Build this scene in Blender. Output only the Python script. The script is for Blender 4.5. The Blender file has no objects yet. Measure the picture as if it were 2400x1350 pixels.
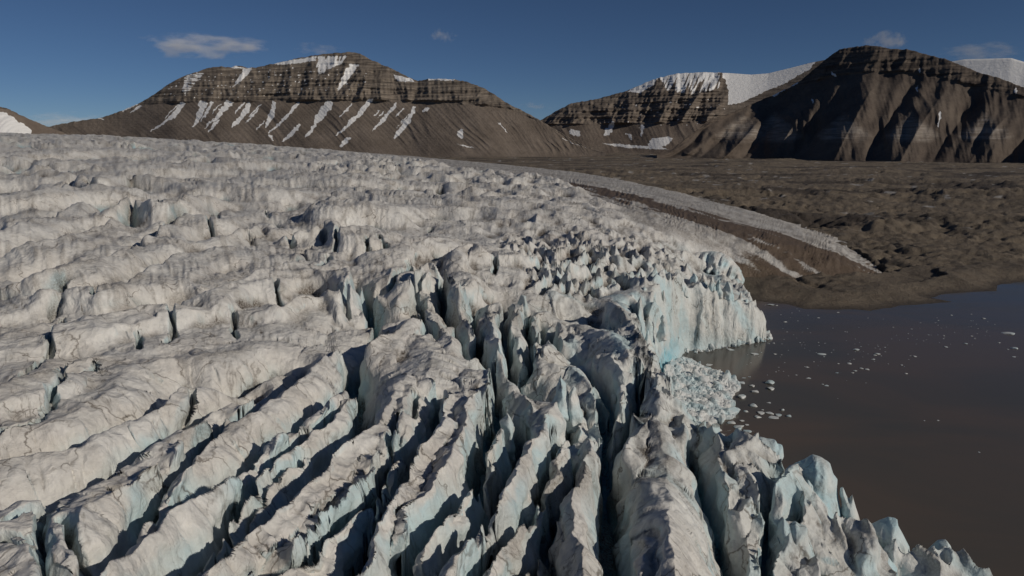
import bpy, math, random
import numpy as np

# ------------------------------------------------------------------ camera, light
S = bpy.context.scene
H = 120.0                      # camera height above the water
PITCH = math.radians(11.8)
FPX = 1622.0                   # focal length in photo pixels (2400 wide)
cam_d = bpy.data.cameras.new('camera')
cam = bpy.data.objects.new('camera', cam_d)
S.collection.objects.link(cam)
cam.location = (0, 0, H)
cam.rotation_euler = (math.pi / 2 - PITCH, 0, 0)
cam_d.sensor_width = 36
cam_d.lens = 36 * FPX / 2400
cam_d.clip_start = 0.5
cam_d.clip_end = 60000
S.camera = cam

SUN_EL = math.radians(26)
SUN_AZ_VEC = (0.86, -0.51)      # ground direction towards the sun (right, a little behind)
_n = math.hypot(*SUN_AZ_VEC)
sdir = (SUN_AZ_VEC[0] / _n * math.cos(SUN_EL), SUN_AZ_VEC[1] / _n * math.cos(SUN_EL), math.sin(SUN_EL))
import mathutils
sl = bpy.data.lights.new('sun', 'SUN')
sl.energy = 4.4
sl.angle = math.radians(0.5)
sl.color = (1.0, 0.895, 0.755)
so = bpy.data.objects.new('sun', sl)
S.collection.objects.link(so)
so.rotation_euler = mathutils.Vector(sdir).to_track_quat('Z', 'Y').to_euler()
so.location = (300, -200, 600)

W = bpy.data.worlds.new('World')
S.world = W
W.use_nodes = True
wt = W.node_tree
wt.nodes.clear()
sky = wt.nodes.new('ShaderNodeTexSky')
sky.sky_type = 'NISHITA'
sky.sun_disc = False
sky.sun_elevation = SUN_EL
sky.sun_rotation = math.atan2(SUN_AZ_VEC[0], SUN_AZ_VEC[1])
sky.altitude = 5000
sky.air_density = 1.0
sky.dust_density = 0.05
sky.ozone_density = 5.0
bgn = wt.nodes.new('ShaderNodeBackground')
bgn.inputs['Strength'].default_value = 0.062
won = wt.nodes.new('ShaderNodeOutputWorld')
wt.links.new(sky.outputs[0], bgn.inputs[0])
wt.links.new(bgn.outputs[0], won.inputs[0])

S.view_settings.view_transform = 'Standard'
S.view_settings.look = 'None'
S.view_settings.exposure = -0.85
S.view_settings.gamma = 1
S.view_settings.use_curve_mapping = False
S.cycles.max_bounces = 7
S.cycles.diffuse_bounces = 5
S.cycles.volume_step_rate = 2.0
S.cycles.volume_max_steps = 64
S.cycles.volume_bounces = 3

F32 = np.float32
CP, SP = math.cos(PITCH), math.sin(PITCH)

# ------------------------------------------------------------------ helpers: camera geometry
def ray(px, py):
    """world direction through a photo pixel (not normalised)"""
    x = (px - 1200.0) / FPX
    y = -(py - 675.0) / FPX
    return x, CP + y * SP, -SP + y * CP

def at_z(px, py, z):
    dx, dy, dz = ray(px, py)
    t = (z - H) / dz
    return dx * t, dy * t

def at_d(px, py, d):
    dx, dy, dz = ray(px, py)
    t = d / math.hypot(dx, dy)
    return dx * t, dy * t, H + dz * t

def project(X, Y, Z):
    """world -> photo pixel"""
    dz = Z - H
    f = Y * CP - dz * SP
    u = Y * SP + dz * CP
    f = np.maximum(f, 1.0)
    return 1200 + FPX * X / f, 675 - FPX * u / f

# ------------------------------------------------------------------ helpers: noise
_rng = np.random.RandomState(7)
_perm = _rng.permutation(256).astype(np.int32)
_perm = np.concatenate([_perm, _perm, _perm])
_ga = _rng.rand(256) * 2 * np.pi
_gx = np.cos(_ga).astype(F32)
_gy = np.sin(_ga).astype(F32)

def perlin(x, y, seed=0):
    x = np.asarray(x, F32) + F32(seed * 17.37)
    y = np.asarray(y, F32) + F32(seed * 9.13)
    xf = np.floor(x)
    yf = np.floor(y)
    fx = x - xf
    fy = y - yf
    xi = xf.astype(np.int32) & 255
    yi = yf.astype(np.int32) & 255
    u = fx * fx * fx * (fx * (fx * 6 - 15) + 10)
    v = fy * fy * fy * (fy * (fy * 6 - 15) + 10)
    a = _perm[xi] + yi
    b = _perm[xi + 1] + yi
    h = _perm[a]
    n00 = _gx[h] * fx + _gy[h] * fy
    h = _perm[b]
    n10 = _gx[h] * (fx - 1) + _gy[h] * fy
    h = _perm[a + 1]
    n01 = _gx[h] * fx + _gy[h] * (fy - 1)
    h = _perm[b + 1]
    n11 = _gx[h] * (fx - 1) + _gy[h] * (fy - 1)
    n0 = n00 + u * (n10 - n00)
    n1 = n01 + u * (n11 - n01)
    return (n0 + v * (n1 - n0)) * F32(1.5)

def fbm(x, y, octs=3, seed=0, gain=0.5):
    r = perlin(x, y, seed)
    a = gain
    for k in range(1, octs):
        r = r + a * perlin(x * (2.03 ** k), y * (2.03 ** k), seed + k * 3)
        a *= gain
    return r

def ridged(x, y, octs=3, seed=0, gain=0.5):
    r = 0
    a = 1.0
    t = 0
    for k in range(octs):
        r = r + a * (1 - np.abs(perlin(x * (2.1 ** k), y * (2.1 ** k), seed + k * 5)) * 2)
        t += a
        a *= gain
    return r / t

def sstep(e0, e1, x):
    t = np.clip((x - e0) / (e1 - e0), 0, 1)
    return t * t * (3 - 2 * t)

def blur(a, r):
    """two box passes on both axes"""
    for _ in range(2):
        for ax in (0, 1):
            p = np.pad(a, [(r + 1, r) if i == ax else (0, 0) for i in (0, 1)], mode='edge')
            c = np.cumsum(p, axis=ax, dtype=np.float64)
            if ax == 0:
                a = ((c[2 * r + 1:] - c[:-(2 * r + 1)]) / (2 * r + 1)).astype(F32)
            else:
                a = ((c[:, 2 * r + 1:] - c[:, :-(2 * r + 1)]) / (2 * r + 1)).astype(F32)
    return a

def tps(P, V, smooth=1e-4):
    P = np.asarray(P, float)
    V = np.asarray(V, float)
    n = len(P)
    d = np.linalg.norm(P[:, None] - P[None], axis=2)
    K = np.where(d > 0, d * d * np.log(d + 1e-12), 0) + smooth * np.eye(n)
    A = np.zeros((n + 3, n + 3))
    A[:n, :n] = K
    A[:n, n] = 1
    A[:n, n + 1:] = P
    A[n, :n] = 1
    A[n + 1:, :n] = P.T
    w = np.linalg.solve(A, np.concatenate([V, np.zeros(3)]))
    def f(a, u):
        r = w[n] + w[n + 1] * a + w[n + 2] * u
        for k in range(n):
            d2 = (a - P[k, 0]) ** 2 + (u - P[k, 1]) ** 2
            r = r + w[k] * 0.5 * d2 * np.log(d2 + 1e-12)
        return r
    return f

# ------------------------------------------------------------------ helpers: objects and materials
def link(o):
    S.collection.objects.link(o)
    return o

def tag(o, label=None, cat=None, group=None, kind=None):
    if label: o['label'] = label
    if cat: o['category'] = cat
    if group: o['group'] = group
    if kind: o['kind'] = kind
    return o

def grid_object(name, V, faces, mat, cols=None, parent=None, smooth=True):
    """V (n,3), faces (m,4) index array; only the used vertices are kept"""
    faces = np.ascontiguousarray(faces).reshape(-1, faces.shape[-1])
    used = np.zeros(len(V), bool)
    used[faces.ravel()] = True
    idx = np.cumsum(used) - 1
    faces = idx[faces]
    V = V[used]
    me = bpy.data.meshes.new(name)
    n, m = len(V), len(faces)
    k = faces.shape[1]
    me.vertices.add(n)
    me.vertices.foreach_set('co', np.ascontiguousarray(V, F32).ravel())
    me.loops.add(m * k)
    me.loops.foreach_set('vertex_index', faces.astype(np.int32).ravel())
    me.polygons.add(m)
    me.polygons.foreach_set('loop_start', np.arange(0, m * k, k, dtype=np.int32))
    me.update(calc_edges=True)
    me.polygons.foreach_set('use_smooth', np.full(m, smooth, bool))
    if cols is not None:
        for cname, c in cols.items():
            at = me.attributes.new(cname, 'FLOAT_COLOR', 'POINT')
            cc = np.ones((n, 4), F32)
            cc[:, :3] = c[used]
            at.data.foreach_set('color', cc.ravel())
    me.materials.append(mat)
    o = link(bpy.data.objects.new(name, me))
    if parent:
        o.parent = parent
    return o

def new_mat(name):
    m = bpy.data.materials.new(name)
    m.use_nodes = True
    nt = m.node_tree
    bs = nt.nodes['Principled BSDF']
    return m, nt, bs

class NT:
    """tiny node-building helper"""
    def __init__(s, nt):
        s.nt = nt
    def n(s, t, **kw):
        nd = s.nt.nodes.new(t)
        for k, v in kw.items():
            setattr(nd, k, v)
        return nd
    def l(s, a, b):
        s.nt.links.new(a, b)
    def val(s, sock, v):
        if hasattr(v, 'is_linked') or hasattr(v, 'links'):
            s.l(v, sock)
        else:
            sock.default_value = v
    def noise(s, vec, scale, detail=4, rough=0.55, dist=0.0):
        nd = s.n('ShaderNodeTexNoise')
        s.l(vec, nd.inputs['Vector'])
        nd.inputs['Scale'].default_value = scale
        nd.inputs['Detail'].default_value = detail
        nd.inputs['Roughness'].default_value = rough
        nd.inputs['Distortion'].default_value = dist
        return nd.outputs['Fac']
    def mapping(s, vec, scale=(1, 1, 1), rot=(0, 0, 0)):
        nd = s.n('ShaderNodeMapping')
        s.l(vec, nd.inputs['Vector'])
        nd.inputs['Scale'].default_value = scale
        nd.inputs['Rotation'].default_value = rot
        return nd.outputs[0]
    def mr(s, x, a, b, c=0.0, d=1.0):
        nd = s.n('ShaderNodeMapRange')
        nd.clamp = True
        s.l(x, nd.inputs[0])
        for i, v in enumerate((a, b, c, d)):
            nd.inputs[i + 1].default_value = v
        return nd.outputs[0]
    def math(s, op, a, b=0.0, clamp=False):
        nd = s.n('ShaderNodeMath', operation=op, use_clamp=clamp)
        s.val(nd.inputs[0], a)
        s.val(nd.inputs[1], b)
        return nd.outputs[0]
    def mix(s, f, a, b, mode='MIX'):
        nd = s.n('ShaderNodeMix', data_type='RGBA', blend_type=mode)
        s.val(nd.inputs[0], f)
        for i, v in ((6, a), (7, b)):
            if isinstance(v, (tuple, list)):
                nd.inputs[i].default_value = (*v, 1.0) if len(v) == 3 else v
            else:
                s.l(v, nd.inputs[i])
        return nd.outputs[2]
    def bump(s, h, strength, dist, normal=None):
        nd = s.n('ShaderNodeBump')
        nd.inputs['Strength'].default_value = strength
        nd.inputs['Distance'].default_value = dist
        s.l(h, nd.inputs['Height'])
        if normal is not None:
            s.l(normal, nd.inputs['Normal'])
        return nd.outputs[0]

def mat_ice():
    m, nt, bs = new_mat('glacier_ice')
    g = NT(nt)
    geo = g.n('ShaderNodeNewGeometry')
    pos = geo.outputs['Position']
    at = g.n('ShaderNodeAttribute', attribute_name='mask')
    sep = g.n('ShaderNodeSeparateColor')
    g.l(at.outputs['Color'], sep.inputs[0])
    dirt_shade, blue, mor = sep.outputs[0], sep.outputs[1], sep.outputs[2]
    n_big = g.noise(pos, 0.045, 5, 0.6)
    n_mid = g.noise(pos, 0.35, 6, 0.62, 0.6)
    n_fine = g.noise(pos, 1.7, 5, 0.65)
    # fine streaks running down the faces: stretched along z
    st = g.noise(g.mapping(pos, (0.55, 0.55, 0.07)), 1.0, 4, 0.6, 0.4)
    clean = g.mix(g.mr(n_mid, 0.35, 0.7), (0.64, 0.64, 0.62), (0.79, 0.785, 0.76))
    clean = g.mix(g.mr(st, 0.42, 0.62, 0.0, 0.35), clean, (0.50, 0.50, 0.50))
    warm = g.mix(g.mr(n_big, 0.42, 0.62, 0.0, 0.38), clean, (0.52, 0.48, 0.43))
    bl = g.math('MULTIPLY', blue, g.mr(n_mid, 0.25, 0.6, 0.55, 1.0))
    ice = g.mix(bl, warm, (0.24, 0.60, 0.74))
    dn = g.math('MULTIPLY', dirt_shade, g.mr(n_fine, 0.3, 0.62, 0.35, 1.2), clamp=True)
    # thin meandering dirt bands on the whole surface
    band = g.noise(g.mapping(pos, (1, 1, 1)), 0.11, 7, 0.68, 1.2)
    bd = g.math('ABSOLUTE', g.math('SUBTRACT', band, 0.5))
    bd = g.mr(bd, 0.0, 0.02, 0.8, 0.0)
    bd = g.math('MULTIPLY', bd, g.mr(n_big, 0.45, 0.6))
    dn = g.math('MAXIMUM', dn, g.math('MULTIPLY', bd, g.mr(dirt_shade, 0.0, 0.25, 0.25, 1.0)))
    vo = g.n('ShaderNodeTexVoronoi', feature='DISTANCE_TO_EDGE')
    vd = g.n('ShaderNodeVectorMath', operation='ADD')
    nc = g.n('ShaderNodeTexNoise')
    g.l(pos, nc.inputs['Vector'])
    nc.inputs['Scale'].default_value = 0.25
    nc.inputs['Detail'].default_value = 4
    vs_ = g.n('ShaderNodeVectorMath', operation='SCALE')
    g.l(nc.outputs['Color'], vs_.inputs[0])
    vs_.inputs['Scale'].default_value = 6.0
    g.l(pos, vd.inputs[0])
    g.l(vs_.outputs[0], vd.inputs[1])
    g.l(g.mapping(vd.outputs[0], (1, 1, 0.35)), vo.inputs['Vector'])
    vo.inputs['Scale'].default_value = 0.09
    crack = g.mr(vo.outputs['Distance'], 0.004, 0.022, 1.0, 0.0)
    crack = g.math('MULTIPLY', crack, g.mr(n_big, 0.46, 0.56))
    dn = g.math('MAXIMUM', dn, g.math('MULTIPLY', crack, 0.7))
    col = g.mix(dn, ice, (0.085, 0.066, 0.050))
    gr = g.mix(g.mr(n_fine, 0.35, 0.65), (0.085, 0.062, 0.045), (0.15, 0.115, 0.085))
    mm = g.mr(g.math('ADD', mor, g.math('MULTIPLY', g.math('SUBTRACT', n_mid, 0.5), 0.9)), 0.35, 0.65)
    col = g.mix(mm, col, gr)
    g.l(col, bs.inputs['Base Color'])
    bs.inputs['Roughness'].default_value = 0.6
    bs.inputs['Specular IOR Level'].default_value = 0.25
    b1 = g.bump(n_mid, 0.55, 0.7)
    b2 = g.bump(n_fine, 0.6, 0.25, b1)
    b3 = g.bump(g.noise(pos, 6.0, 4, 0.7), 0.5, 0.07, b2)
    v2 = g.n('ShaderNodeTexVoronoi', feature='F1')
    g.l(g.mapping(vd.outputs[0], (1, 1, 0.5)), v2.inputs['Vector'])
    v2.inputs['Scale'].default_value = 0.42
    b3 = g.bump(v2.outputs['Distance'], 0.45, 0.9, b3)
    b4 = g.bump(crack, -0.6, 0.5, b3)
    g.l(b4, bs.inputs['Normal'])
    return m

def mat_ground():
    m, nt, bs = new_mat('moraine_ground')
    g = NT(nt)
    geo = g.n('ShaderNodeNewGeometry')
    pos = geo.outputs['Position']
    at = g.n('ShaderNodeAttribute', attribute_name='mask')
    sep = g.n('ShaderNodeSeparateColor')
    g.l(at.outputs['Color'], sep.inputs[0])
    n1 = g.noise(pos, 0.012, 6, 0.65, 0.5)
    n2 = g.noise(pos, 0.12, 7, 0.7)
    n3 = g.noise(pos, 0.9, 5, 0.7)
    c = g.mix(g.mr(n1, 0.38, 0.62), (0.10, 0.081, 0.063), (0.225, 0.180, 0.130))
    c = g.mix(g.mr(n2, 0.4, 0.65, 0, 0.6), c, (0.25, 0.212, 0.16))
    c = g.mix(g.mr(n3, 0.5, 0.7, 0, 0.4), c, (0.045, 0.035, 0.028))
    c = g.mix(sep.outputs[0], c, (0.045, 0.036, 0.032))
    c = g.mix(sep.outputs[1], c, (0.5, 0.5, 0.5))
    g.l(c, bs.inputs['Base Color'])
    bs.inputs['Roughness'].default_value = 0.9
    b1 = g.bump(n2, 1.0, 6.0)
    b2 = g.bump(n3, 0.9, 1.2, b1)
    g.l(b2, bs.inputs['Normal'])
    return m

def mat_rock(name, dark, light, strata, band=(0.30, 0.27, 0.23)):
    m, nt, bs = new_mat(name)
    g = NT(nt)
    geo = g.n('ShaderNodeNewGeometry')
    pos = geo.outputs['Position']
    at = g.n('ShaderNodeAttribute', attribute_name='mask')
    sep = g.n('ShaderNodeSeparateColor')
    g.l(at.outputs['Color'], sep.inputs[0])
    snow, cliff, pale = sep.outputs
    n1 = g.noise(pos, 0.004, 6, 0.6)
    n2 = g.noise(pos, 0.03, 7, 0.7)
    lay = g.noise(g.mapping(pos, (0.0035, 0.0035, 0.06)), 1.0, 6, 0.75, 0.5)
    talus = g.mix(g.mr(n1, 0.35, 0.65), dark, light)
    talus = g.mix(g.mr(n2, 0.45, 0.65, 0, 0.3), talus, tuple(0.6 * x for x in dark))
    cl = g.mix(g.mr(lay, 0.42, 0.58), strata[0], strata[1])
    cl = g.mix(g.mr(n2, 0.5, 0.68, 0, 0.5), cl, strata[0])
    c = g.mix(cliff, talus, cl)
    pl = g.mix(g.mr(lay, 0.40, 0.60), light, band)
    c = g.mix(pale, c, pl)
    sn = g.math('ADD', snow, g.math('MULTIPLY', g.math('SUBTRACT', n2, 0.5), 1.5))
    c = g.mix(g.mr(sn, 0.40, 0.60), c, (0.80, 0.81, 0.82))
    g.l(c, bs.inputs['Base Color'])
    bs.inputs['Roughness'].default_value = 0.92
    bs.inputs['Specular IOR Level'].default_value = 0.15
    b1 = g.bump(lay, 0.5, 12.0)
    b2 = g.bump(n2, 0.7, 10.0, b1)
    g.l(b2, bs.inputs['Normal'])
    return m

def mat_water():
    m, nt, bs = new_mat('silty_water')
    g = NT(nt)
    geo = g.n('ShaderNodeNewGeometry')
    pos = geo.outputs['Position']
    n1 = g.noise(g.mapping(pos, (1, 2.2, 1), (0, 0, 0.3)), 0.006, 4, 0.5, 0.8)
    c = g.mix(g.mr(n1, 0.4, 0.62), (0.118, 0.095, 0.078), (0.088, 0.084, 0.076))
    g.l(c, bs.inputs['Base Color'])
    g.l(g.mr(g.noise(g.mapping(pos, (1, 3.0, 1), (0, 0, 0.25)), 0.010, 5, 0.6, 1.0), 0.42, 0.6, 0.05, 0.16), bs.inputs['Roughness'])
    bs.inputs['IOR'].default_value = 1.33
    bs.inputs['Specular IOR Level'].default_value = 0.26
    w1 = g.noise(g.mapping(pos, (1, 1.7, 1), (0, 0, 0.5)), 0.9, 3, 0.5)
    w2 = g.noise(pos, 3.5, 3, 0.5)
    b1 = g.bump(w1, 0.10, 0.25)
    b2 = g.bump(w2, 0.10, 0.08, b1)
    g.l(b2, bs.inputs['Normal'])
    return m

MAT_ICE = mat_ice()
MAT_GROUND = mat_ground()
MAT_WATER = mat_water()

# ------------------------------------------------------------------ glacier: rasters in log-polar world coordinates
STEP = 0.00125
A0, A1 = -0.75, 0.75
D0, D1 = 64.0, 3300.0
AZ = np.arange(A0, A1, STEP)
U0, U1 = math.log(D0), math.log(D1)
UU = np.arange(U0, U1, STEP)
NC, NR = len(AZ), len(UU)
Dg = np.exp(UU)[:, None].astype(F32) * np.ones((1, NC), F32)
X = (Dg * np.sin(AZ)[None]).astype(F32)
Y = (Dg * np.cos(AZ)[None]).astype(F32)

def ctrl(px, py, z=None, d=None):
    if z is None:
        x, y, z = at_d(px, py, d)
    else:
        x, y = at_z(px, py, z)
    return (math.atan2(x, y), math.log(math.hypot(x, y))), z

CTRL = [
    ctrl(-300, 1350, 61), ctrl(0, 1350, 61), ctrl(0, 1000, 61), ctrl(-250, 800, 62), ctrl(0, 700, 62), ctrl(0, 560, 66),
    ctrl(0, 450, 76), ctrl(0, 390, 92), ctrl(0, 340, d=1500), ctrl(0, 313, d=2300), ctrl(0, 330, d=3200), ctrl(-250, 310, d=2000),
    ctrl(300, 500, 70), ctrl(300, 400, 86), ctrl(300, 345, d=1600), ctrl(300, 321, d=2300), ctrl(300, 340, d=3200),
    ctrl(600, 1350, 58), ctrl(600, 1000, 58), ctrl(600, 700, 60), ctrl(600, 500, 67), ctrl(600, 420, 76), ctrl(600, 362, d=1700),
    ctrl(600, 340, d=2500), ctrl(600, 345, d=3200),
    ctrl(900, 800, 55), ctrl(900, 560, 60), ctrl(900, 440, 68), ctrl(900, 380, d=1500), ctrl(860, 358, d=2500), ctrl(900, 372, d=3200),
    ctrl(1200, 1350, 55), ctrl(1200, 1000, 54), ctrl(1200, 700, 52), ctrl(1200, 560, 56), ctrl(1200, 470, 61), ctrl(1180, 410, 62),
    ctrl(1100, 378, d=2300), ctrl(1250, 392, 55), ctrl(1400, 408, 50), ctrl(1350, 430, 53),
    ctrl(1500, 1350, 52), ctrl(1500, 1050, 48), ctrl(1480, 850, 46), ctrl(1500, 700, 47), ctrl(1320, 480, 62), ctrl(1420, 540, 54),
    ctrl(1480, 600, 48), ctrl(1600, 560, 40), ctrl(1560, 480, 48), ctrl(1560, 440, 45), ctrl(1700, 470, 38), ctrl(1700, 530, 38),
    ctrl(1850, 560, 27), ctrl(1850, 505, 31), ctrl(1980, 545, 22), ctrl(1950, 600, 18), ctrl(2080, 640, 7), ctrl(1800, 620, 20),
    ctrl(1620, 662, 42), ctrl(1700, 680, 36), ctrl(1770, 740, 14), ctrl(1640, 635, 34), ctrl(1740, 650, 12),
    ctrl(1540, 870, 42), ctrl(1545, 700, 45), ctrl(1570, 740, 42), ctrl(1580, 960, 42), ctrl(1650, 1080, 44), ctrl(1700, 1250, 42), ctrl(1820, 1120, 40), ctrl(1900, 1150, 38),
    ctrl(2000, 1250, 31), ctrl(2150, 1320, 24), ctrl(2350, 1400, 17),
]
fB = tps([c[0] for c in CTRL], [c[1] for c in CTRL], 1e-5)
q = 10
ac = AZ[::q]
uc = UU[::q]
Bc = fB(ac[None], uc[:, None])
def upsample(c, ac, uc):
    ti = np.clip((UU - uc[0]) / (uc[1] - uc[0]), 0, len(uc) - 1.001)
    tj = np.clip((AZ - ac[0]) / (ac[1] - ac[0]), 0, len(ac) - 1.001)
    i = ti.astype(int)
    j = tj.astype(int)
    fi = (ti - i)[:, None]
    fj = (tj - j)[None]
    r = c[i] * (1 - fi) + c[i + 1] * fi
    return (r[:, j] * (1 - fj) + r[:, j + 1] * fj).astype(F32)
B = upsample(Bc, ac, uc)

def Bat(x, y):
    a = (math.atan2(x, y) - A0) / STEP
    u = (math.log(max(math.hypot(x, y), D0)) - U0) / STEP
    i = min(max(int(u), 0), NR - 1)
    j = min(max(int(a), 0), NC - 1)
    return float(B[i, j])

def on_ice(px, py, h):
    """point of the surface base + h seen through a pixel (nearest hit)"""
    dx, dy, dz = ray(px, py)
    hd = math.hypot(dx, dy)
    t0 = 70.0 / hd
    prev = None
    t = t0
    while t * hd < D1 * 0.98:
        z = H + dz * t
        g = z - (Bat(dx * t, dy * t) + h)
        if g <= 0:
            if prev is not None:
                a, b = prev, t
                for _ in range(18):
                    mth = 0.5 * (a + b)
                    if H + dz * mth - (Bat(dx * mth, dy * mth) + h) > 0:
                        a = mth
                    else:
                        b = mth
                t = 0.5 * (a + b)
            return dx * t, dy * t
        prev = t
        t *= 1.012
    return dx * t, dy * t

rnd = random.Random(11)
def seg_near(xx, yy, P):
    best = np.full(xx.shape, 1e9)
    nx_, ny_ = np.zeros(xx.shape), np.zeros(xx.shape)
    for (ax, ay), (bx, by) in zip(P, P[1:] + P[:1]):
        L2 = (bx - ax) ** 2 + (by - ay) ** 2 + 1e-9
        t = np.clip(((xx - ax) * (bx - ax) + (yy - ay) * (by - ay)) / L2, 0, 1)
        qx, qy = ax + t * (bx - ax), ay + t * (by - ay)
        d_ = np.hypot(xx - qx, yy - qy)
        k = d_ < best
        best = np.where(k, d_, best)
        nx_ = np.where(k, qx, nx_)
        ny_ = np.where(k, qy, ny_)
    return best, nx_, ny_
def roughen(pts, k=0.10, min_len=0.010):
    """midpoint displacement of a world polyline, pts (x, y, h)"""
    out = [pts[0]]
    def rec(a, b, lv):
        L = math.hypot(b[0] - a[0], b[1] - a[1])
        D = math.hypot(0.5 * (a[0] + b[0]), 0.5 * (a[1] + b[1]))
        if L < max(min_len * D, 0.8) or lv > 5:
            out.append(b)
            return
        nx, ny = -(b[1] - a[1]) / L, (b[0] - a[0]) / L
        o = rnd.gauss(0, 1) * k * L
        hz = rnd.gauss(0, 1) * min(L, 14) * 0.035
        mth = (0.5 * (a[0] + b[0]) + nx * o, 0.5 * (a[1] + b[1]) + ny * o, 0.5 * (a[2] + b[2]) + hz)
        rec(a, mth, lv + 1)
        rec(mth, b, lv + 1)
    for a, b in zip(pts[:-1], pts[1:]):
        rec(a, b, 0)
    return out

BIG = 1e3
dv = np.full((NR, NC), BIG, F32)
hv = np.full((NR, NC), -8, F32)
wv = np.zeros((NR, NC), F32)
dc = np.full((NR, NC), BIG, F32)
hc = np.full((NR, NC), 3, F32)
arc = np.zeros((NR, NC), F32)
slot = np.zeros((NR, NC), F32)

def stamp_slot(pts, depth, w):
    for (ax, ay, _a), (bx, by, _b) in zip(pts[:-1], pts[1:]):
        L = math.hypot(bx - ax, by - ay)
        if L < 1e-3:
            continue
        da, db = math.hypot(ax, ay), math.hypot(bx, by)
        R = w * 3 + 1
        pad = R / max(min(da, db), D0)
        aa, ab = math.atan2(ax, ay), math.atan2(bx, by)
        i0 = max(int((math.log(max(min(da, db), 10)) - pad * 1.1 - U0) / STEP), 0)
        i1 = min(int((math.log(max(da, db)) + pad * 1.1 - U0) / STEP) + 2, NR)
        j0 = max(int((min(aa, ab) - pad - A0) / STEP), 0)
        j1 = min(int((max(aa, ab) + pad - A0) / STEP) + 2, NC)
        if i0 >= i1 or j0 >= j1:
            continue
        xx, yy = X[i0:i1, j0:j1], Y[i0:i1, j0:j1]
        ex, ey = (bx - ax) / L, (by - ay) / L
        t = np.clip((xx - ax) * ex + (yy - ay) * ey, 0, L)
        d = np.hypot(xx - ax - t * ex, yy - ay - t * ey)
        v = depth * (1 - np.clip((d - w) / (0.8 + 0.6 * w), 0, 1))
        slot[i0:i1, j0:j1] = np.maximum(slot[i0:i1, j0:j1], v)

def stamp(pts, crest, R, width=0.6):
    s0 = rnd.random() * 500
    for (ax, ay, ah), (bx, by, bh) in zip(pts[:-1], pts[1:]):
        L = math.hypot(bx - ax, by - ay)
        if L < 1e-3:
            continue
        da, db = math.hypot(ax, ay), math.hypot(bx, by)
        aa, ab = math.atan2(ax, ay), math.atan2(bx, by)
        Dm = max(min(da, db), D0)
        pad = R / Dm
        i0 = int((math.log(max(min(da, db), 10)) - pad * 1.1 - U0) / STEP)
        i1 = int((math.log(max(da, db)) + pad * 1.1 - U0) / STEP) + 2
        j0 = int((min(aa, ab) - pad - A0) / STEP)
        j1 = int((max(aa, ab) + pad - A0) / STEP) + 2
        i0, i1 = max(i0, 0), min(i1, NR)
        j0, j1 = max(j0, 0), min(j1, NC)
        if i0 >= i1 or j0 >= j1:
            s0 += L
            continue
        xx = X[i0:i1, j0:j1]
        yy = Y[i0:i1, j0:j1]
        ex, ey = (bx - ax) / L, (by - ay) / L
        t = np.clip((xx - ax) * ex + (yy - ay) * ey, 0, L)
        d = np.hypot(xx - ax - t * ex, yy - ay - t * ey)
        hh = ah + (bh - ah) * t / L
        if crest:
            k = d < dc[i0:i1, j0:j1]
            dc[i0:i1, j0:j1][k] = d[k]
            hc[i0:i1, j0:j1][k] = hh[k]
            arc[i0:i1, j0:j1][k] = (s0 + t)[k]
        else:
            k = d < dv[i0:i1, j0:j1]
            dv[i0:i1, j0:j1][k] = d[k]
            hv[i0:i1, j0:j1][k] = hh[k]
            wv[i0:i1, j0:j1][k] = width
        s0 += L

RMAX = 30.0
def line(px, h, crest, width=0.6, rough=0.07):
    pts = []
    for p in px:
        hh = p[2] if len(p) > 2 else h
        x, y = on_ice(p[0], p[1], hh)
        pts.append((x, y, hh))
    pts = roughen(pts, rough)
    D = sum(math.hypot(p[0], p[1]) for p in pts) / len(pts)
    stamp(pts, crest, max(min(RMAX, 8 + 0.12 * D), 0.075 * D), width)
    return pts

def crest(h, *px, **k):
    line(px, h, True, **k)

def crev(h, w, *px):
    # the rim is what one sees: lay it on the surface, the floor lies h below
    pts = [(*on_ice(p[0], p[1], 2.0 if w < 0.5 else 0.5), h) for p in px]
    if w < 0.5:
        stamp_slot(roughen(pts, 0.07), 5.0, 0.22)
        return
    pts = roughen(pts, 0.06)
    D = sum(math.hypot(p[0], p[1]) for p in pts) / len(pts)
    stamp(pts, False, max(min(RMAX, 8 + 0.12 * D), 0.075 * D), w)

def shelf(h, dep, *px, back=0.04):
    Dm_ = math.hypot(*on_ice(*px[len(px) // 2][:2], h))
    kk = min(max(Dm_ / 330, 1), 2.2)
    h, dep = h * kk * 1.7, dep * kk * 1.7
    """a crest with its hollow just behind it (the back of the ridge that hides it from here)"""
    n_ = len(px)
    tp_ = [max(0.12, min(1.0, 1.6 * math.sin(math.pi * (k_ + 0.35) / (n_ - 0.3)))) for k_ in range(n_)]
    pts = [(*on_ice(p[0], p[1], h * t_), h * t_) for p, t_ in zip(px, tp_)]
    r = roughen(pts, 0.05)
    D = sum(math.hypot(p[0], p[1]) for p in r) / len(r)
    stamp(r, True, max(RMAX, 0.08 * D), 0)
    bk = [(x * (1 + back) + 1, y * (1 + back), dep * t_ + rnd.uniform(-.5, .5)) for (x, y, _), t_ in zip(pts, tp_)]
    stamp(roughen(bk, 0.08), False, max(RMAX, 0.08 * D), 0.3)

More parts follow.
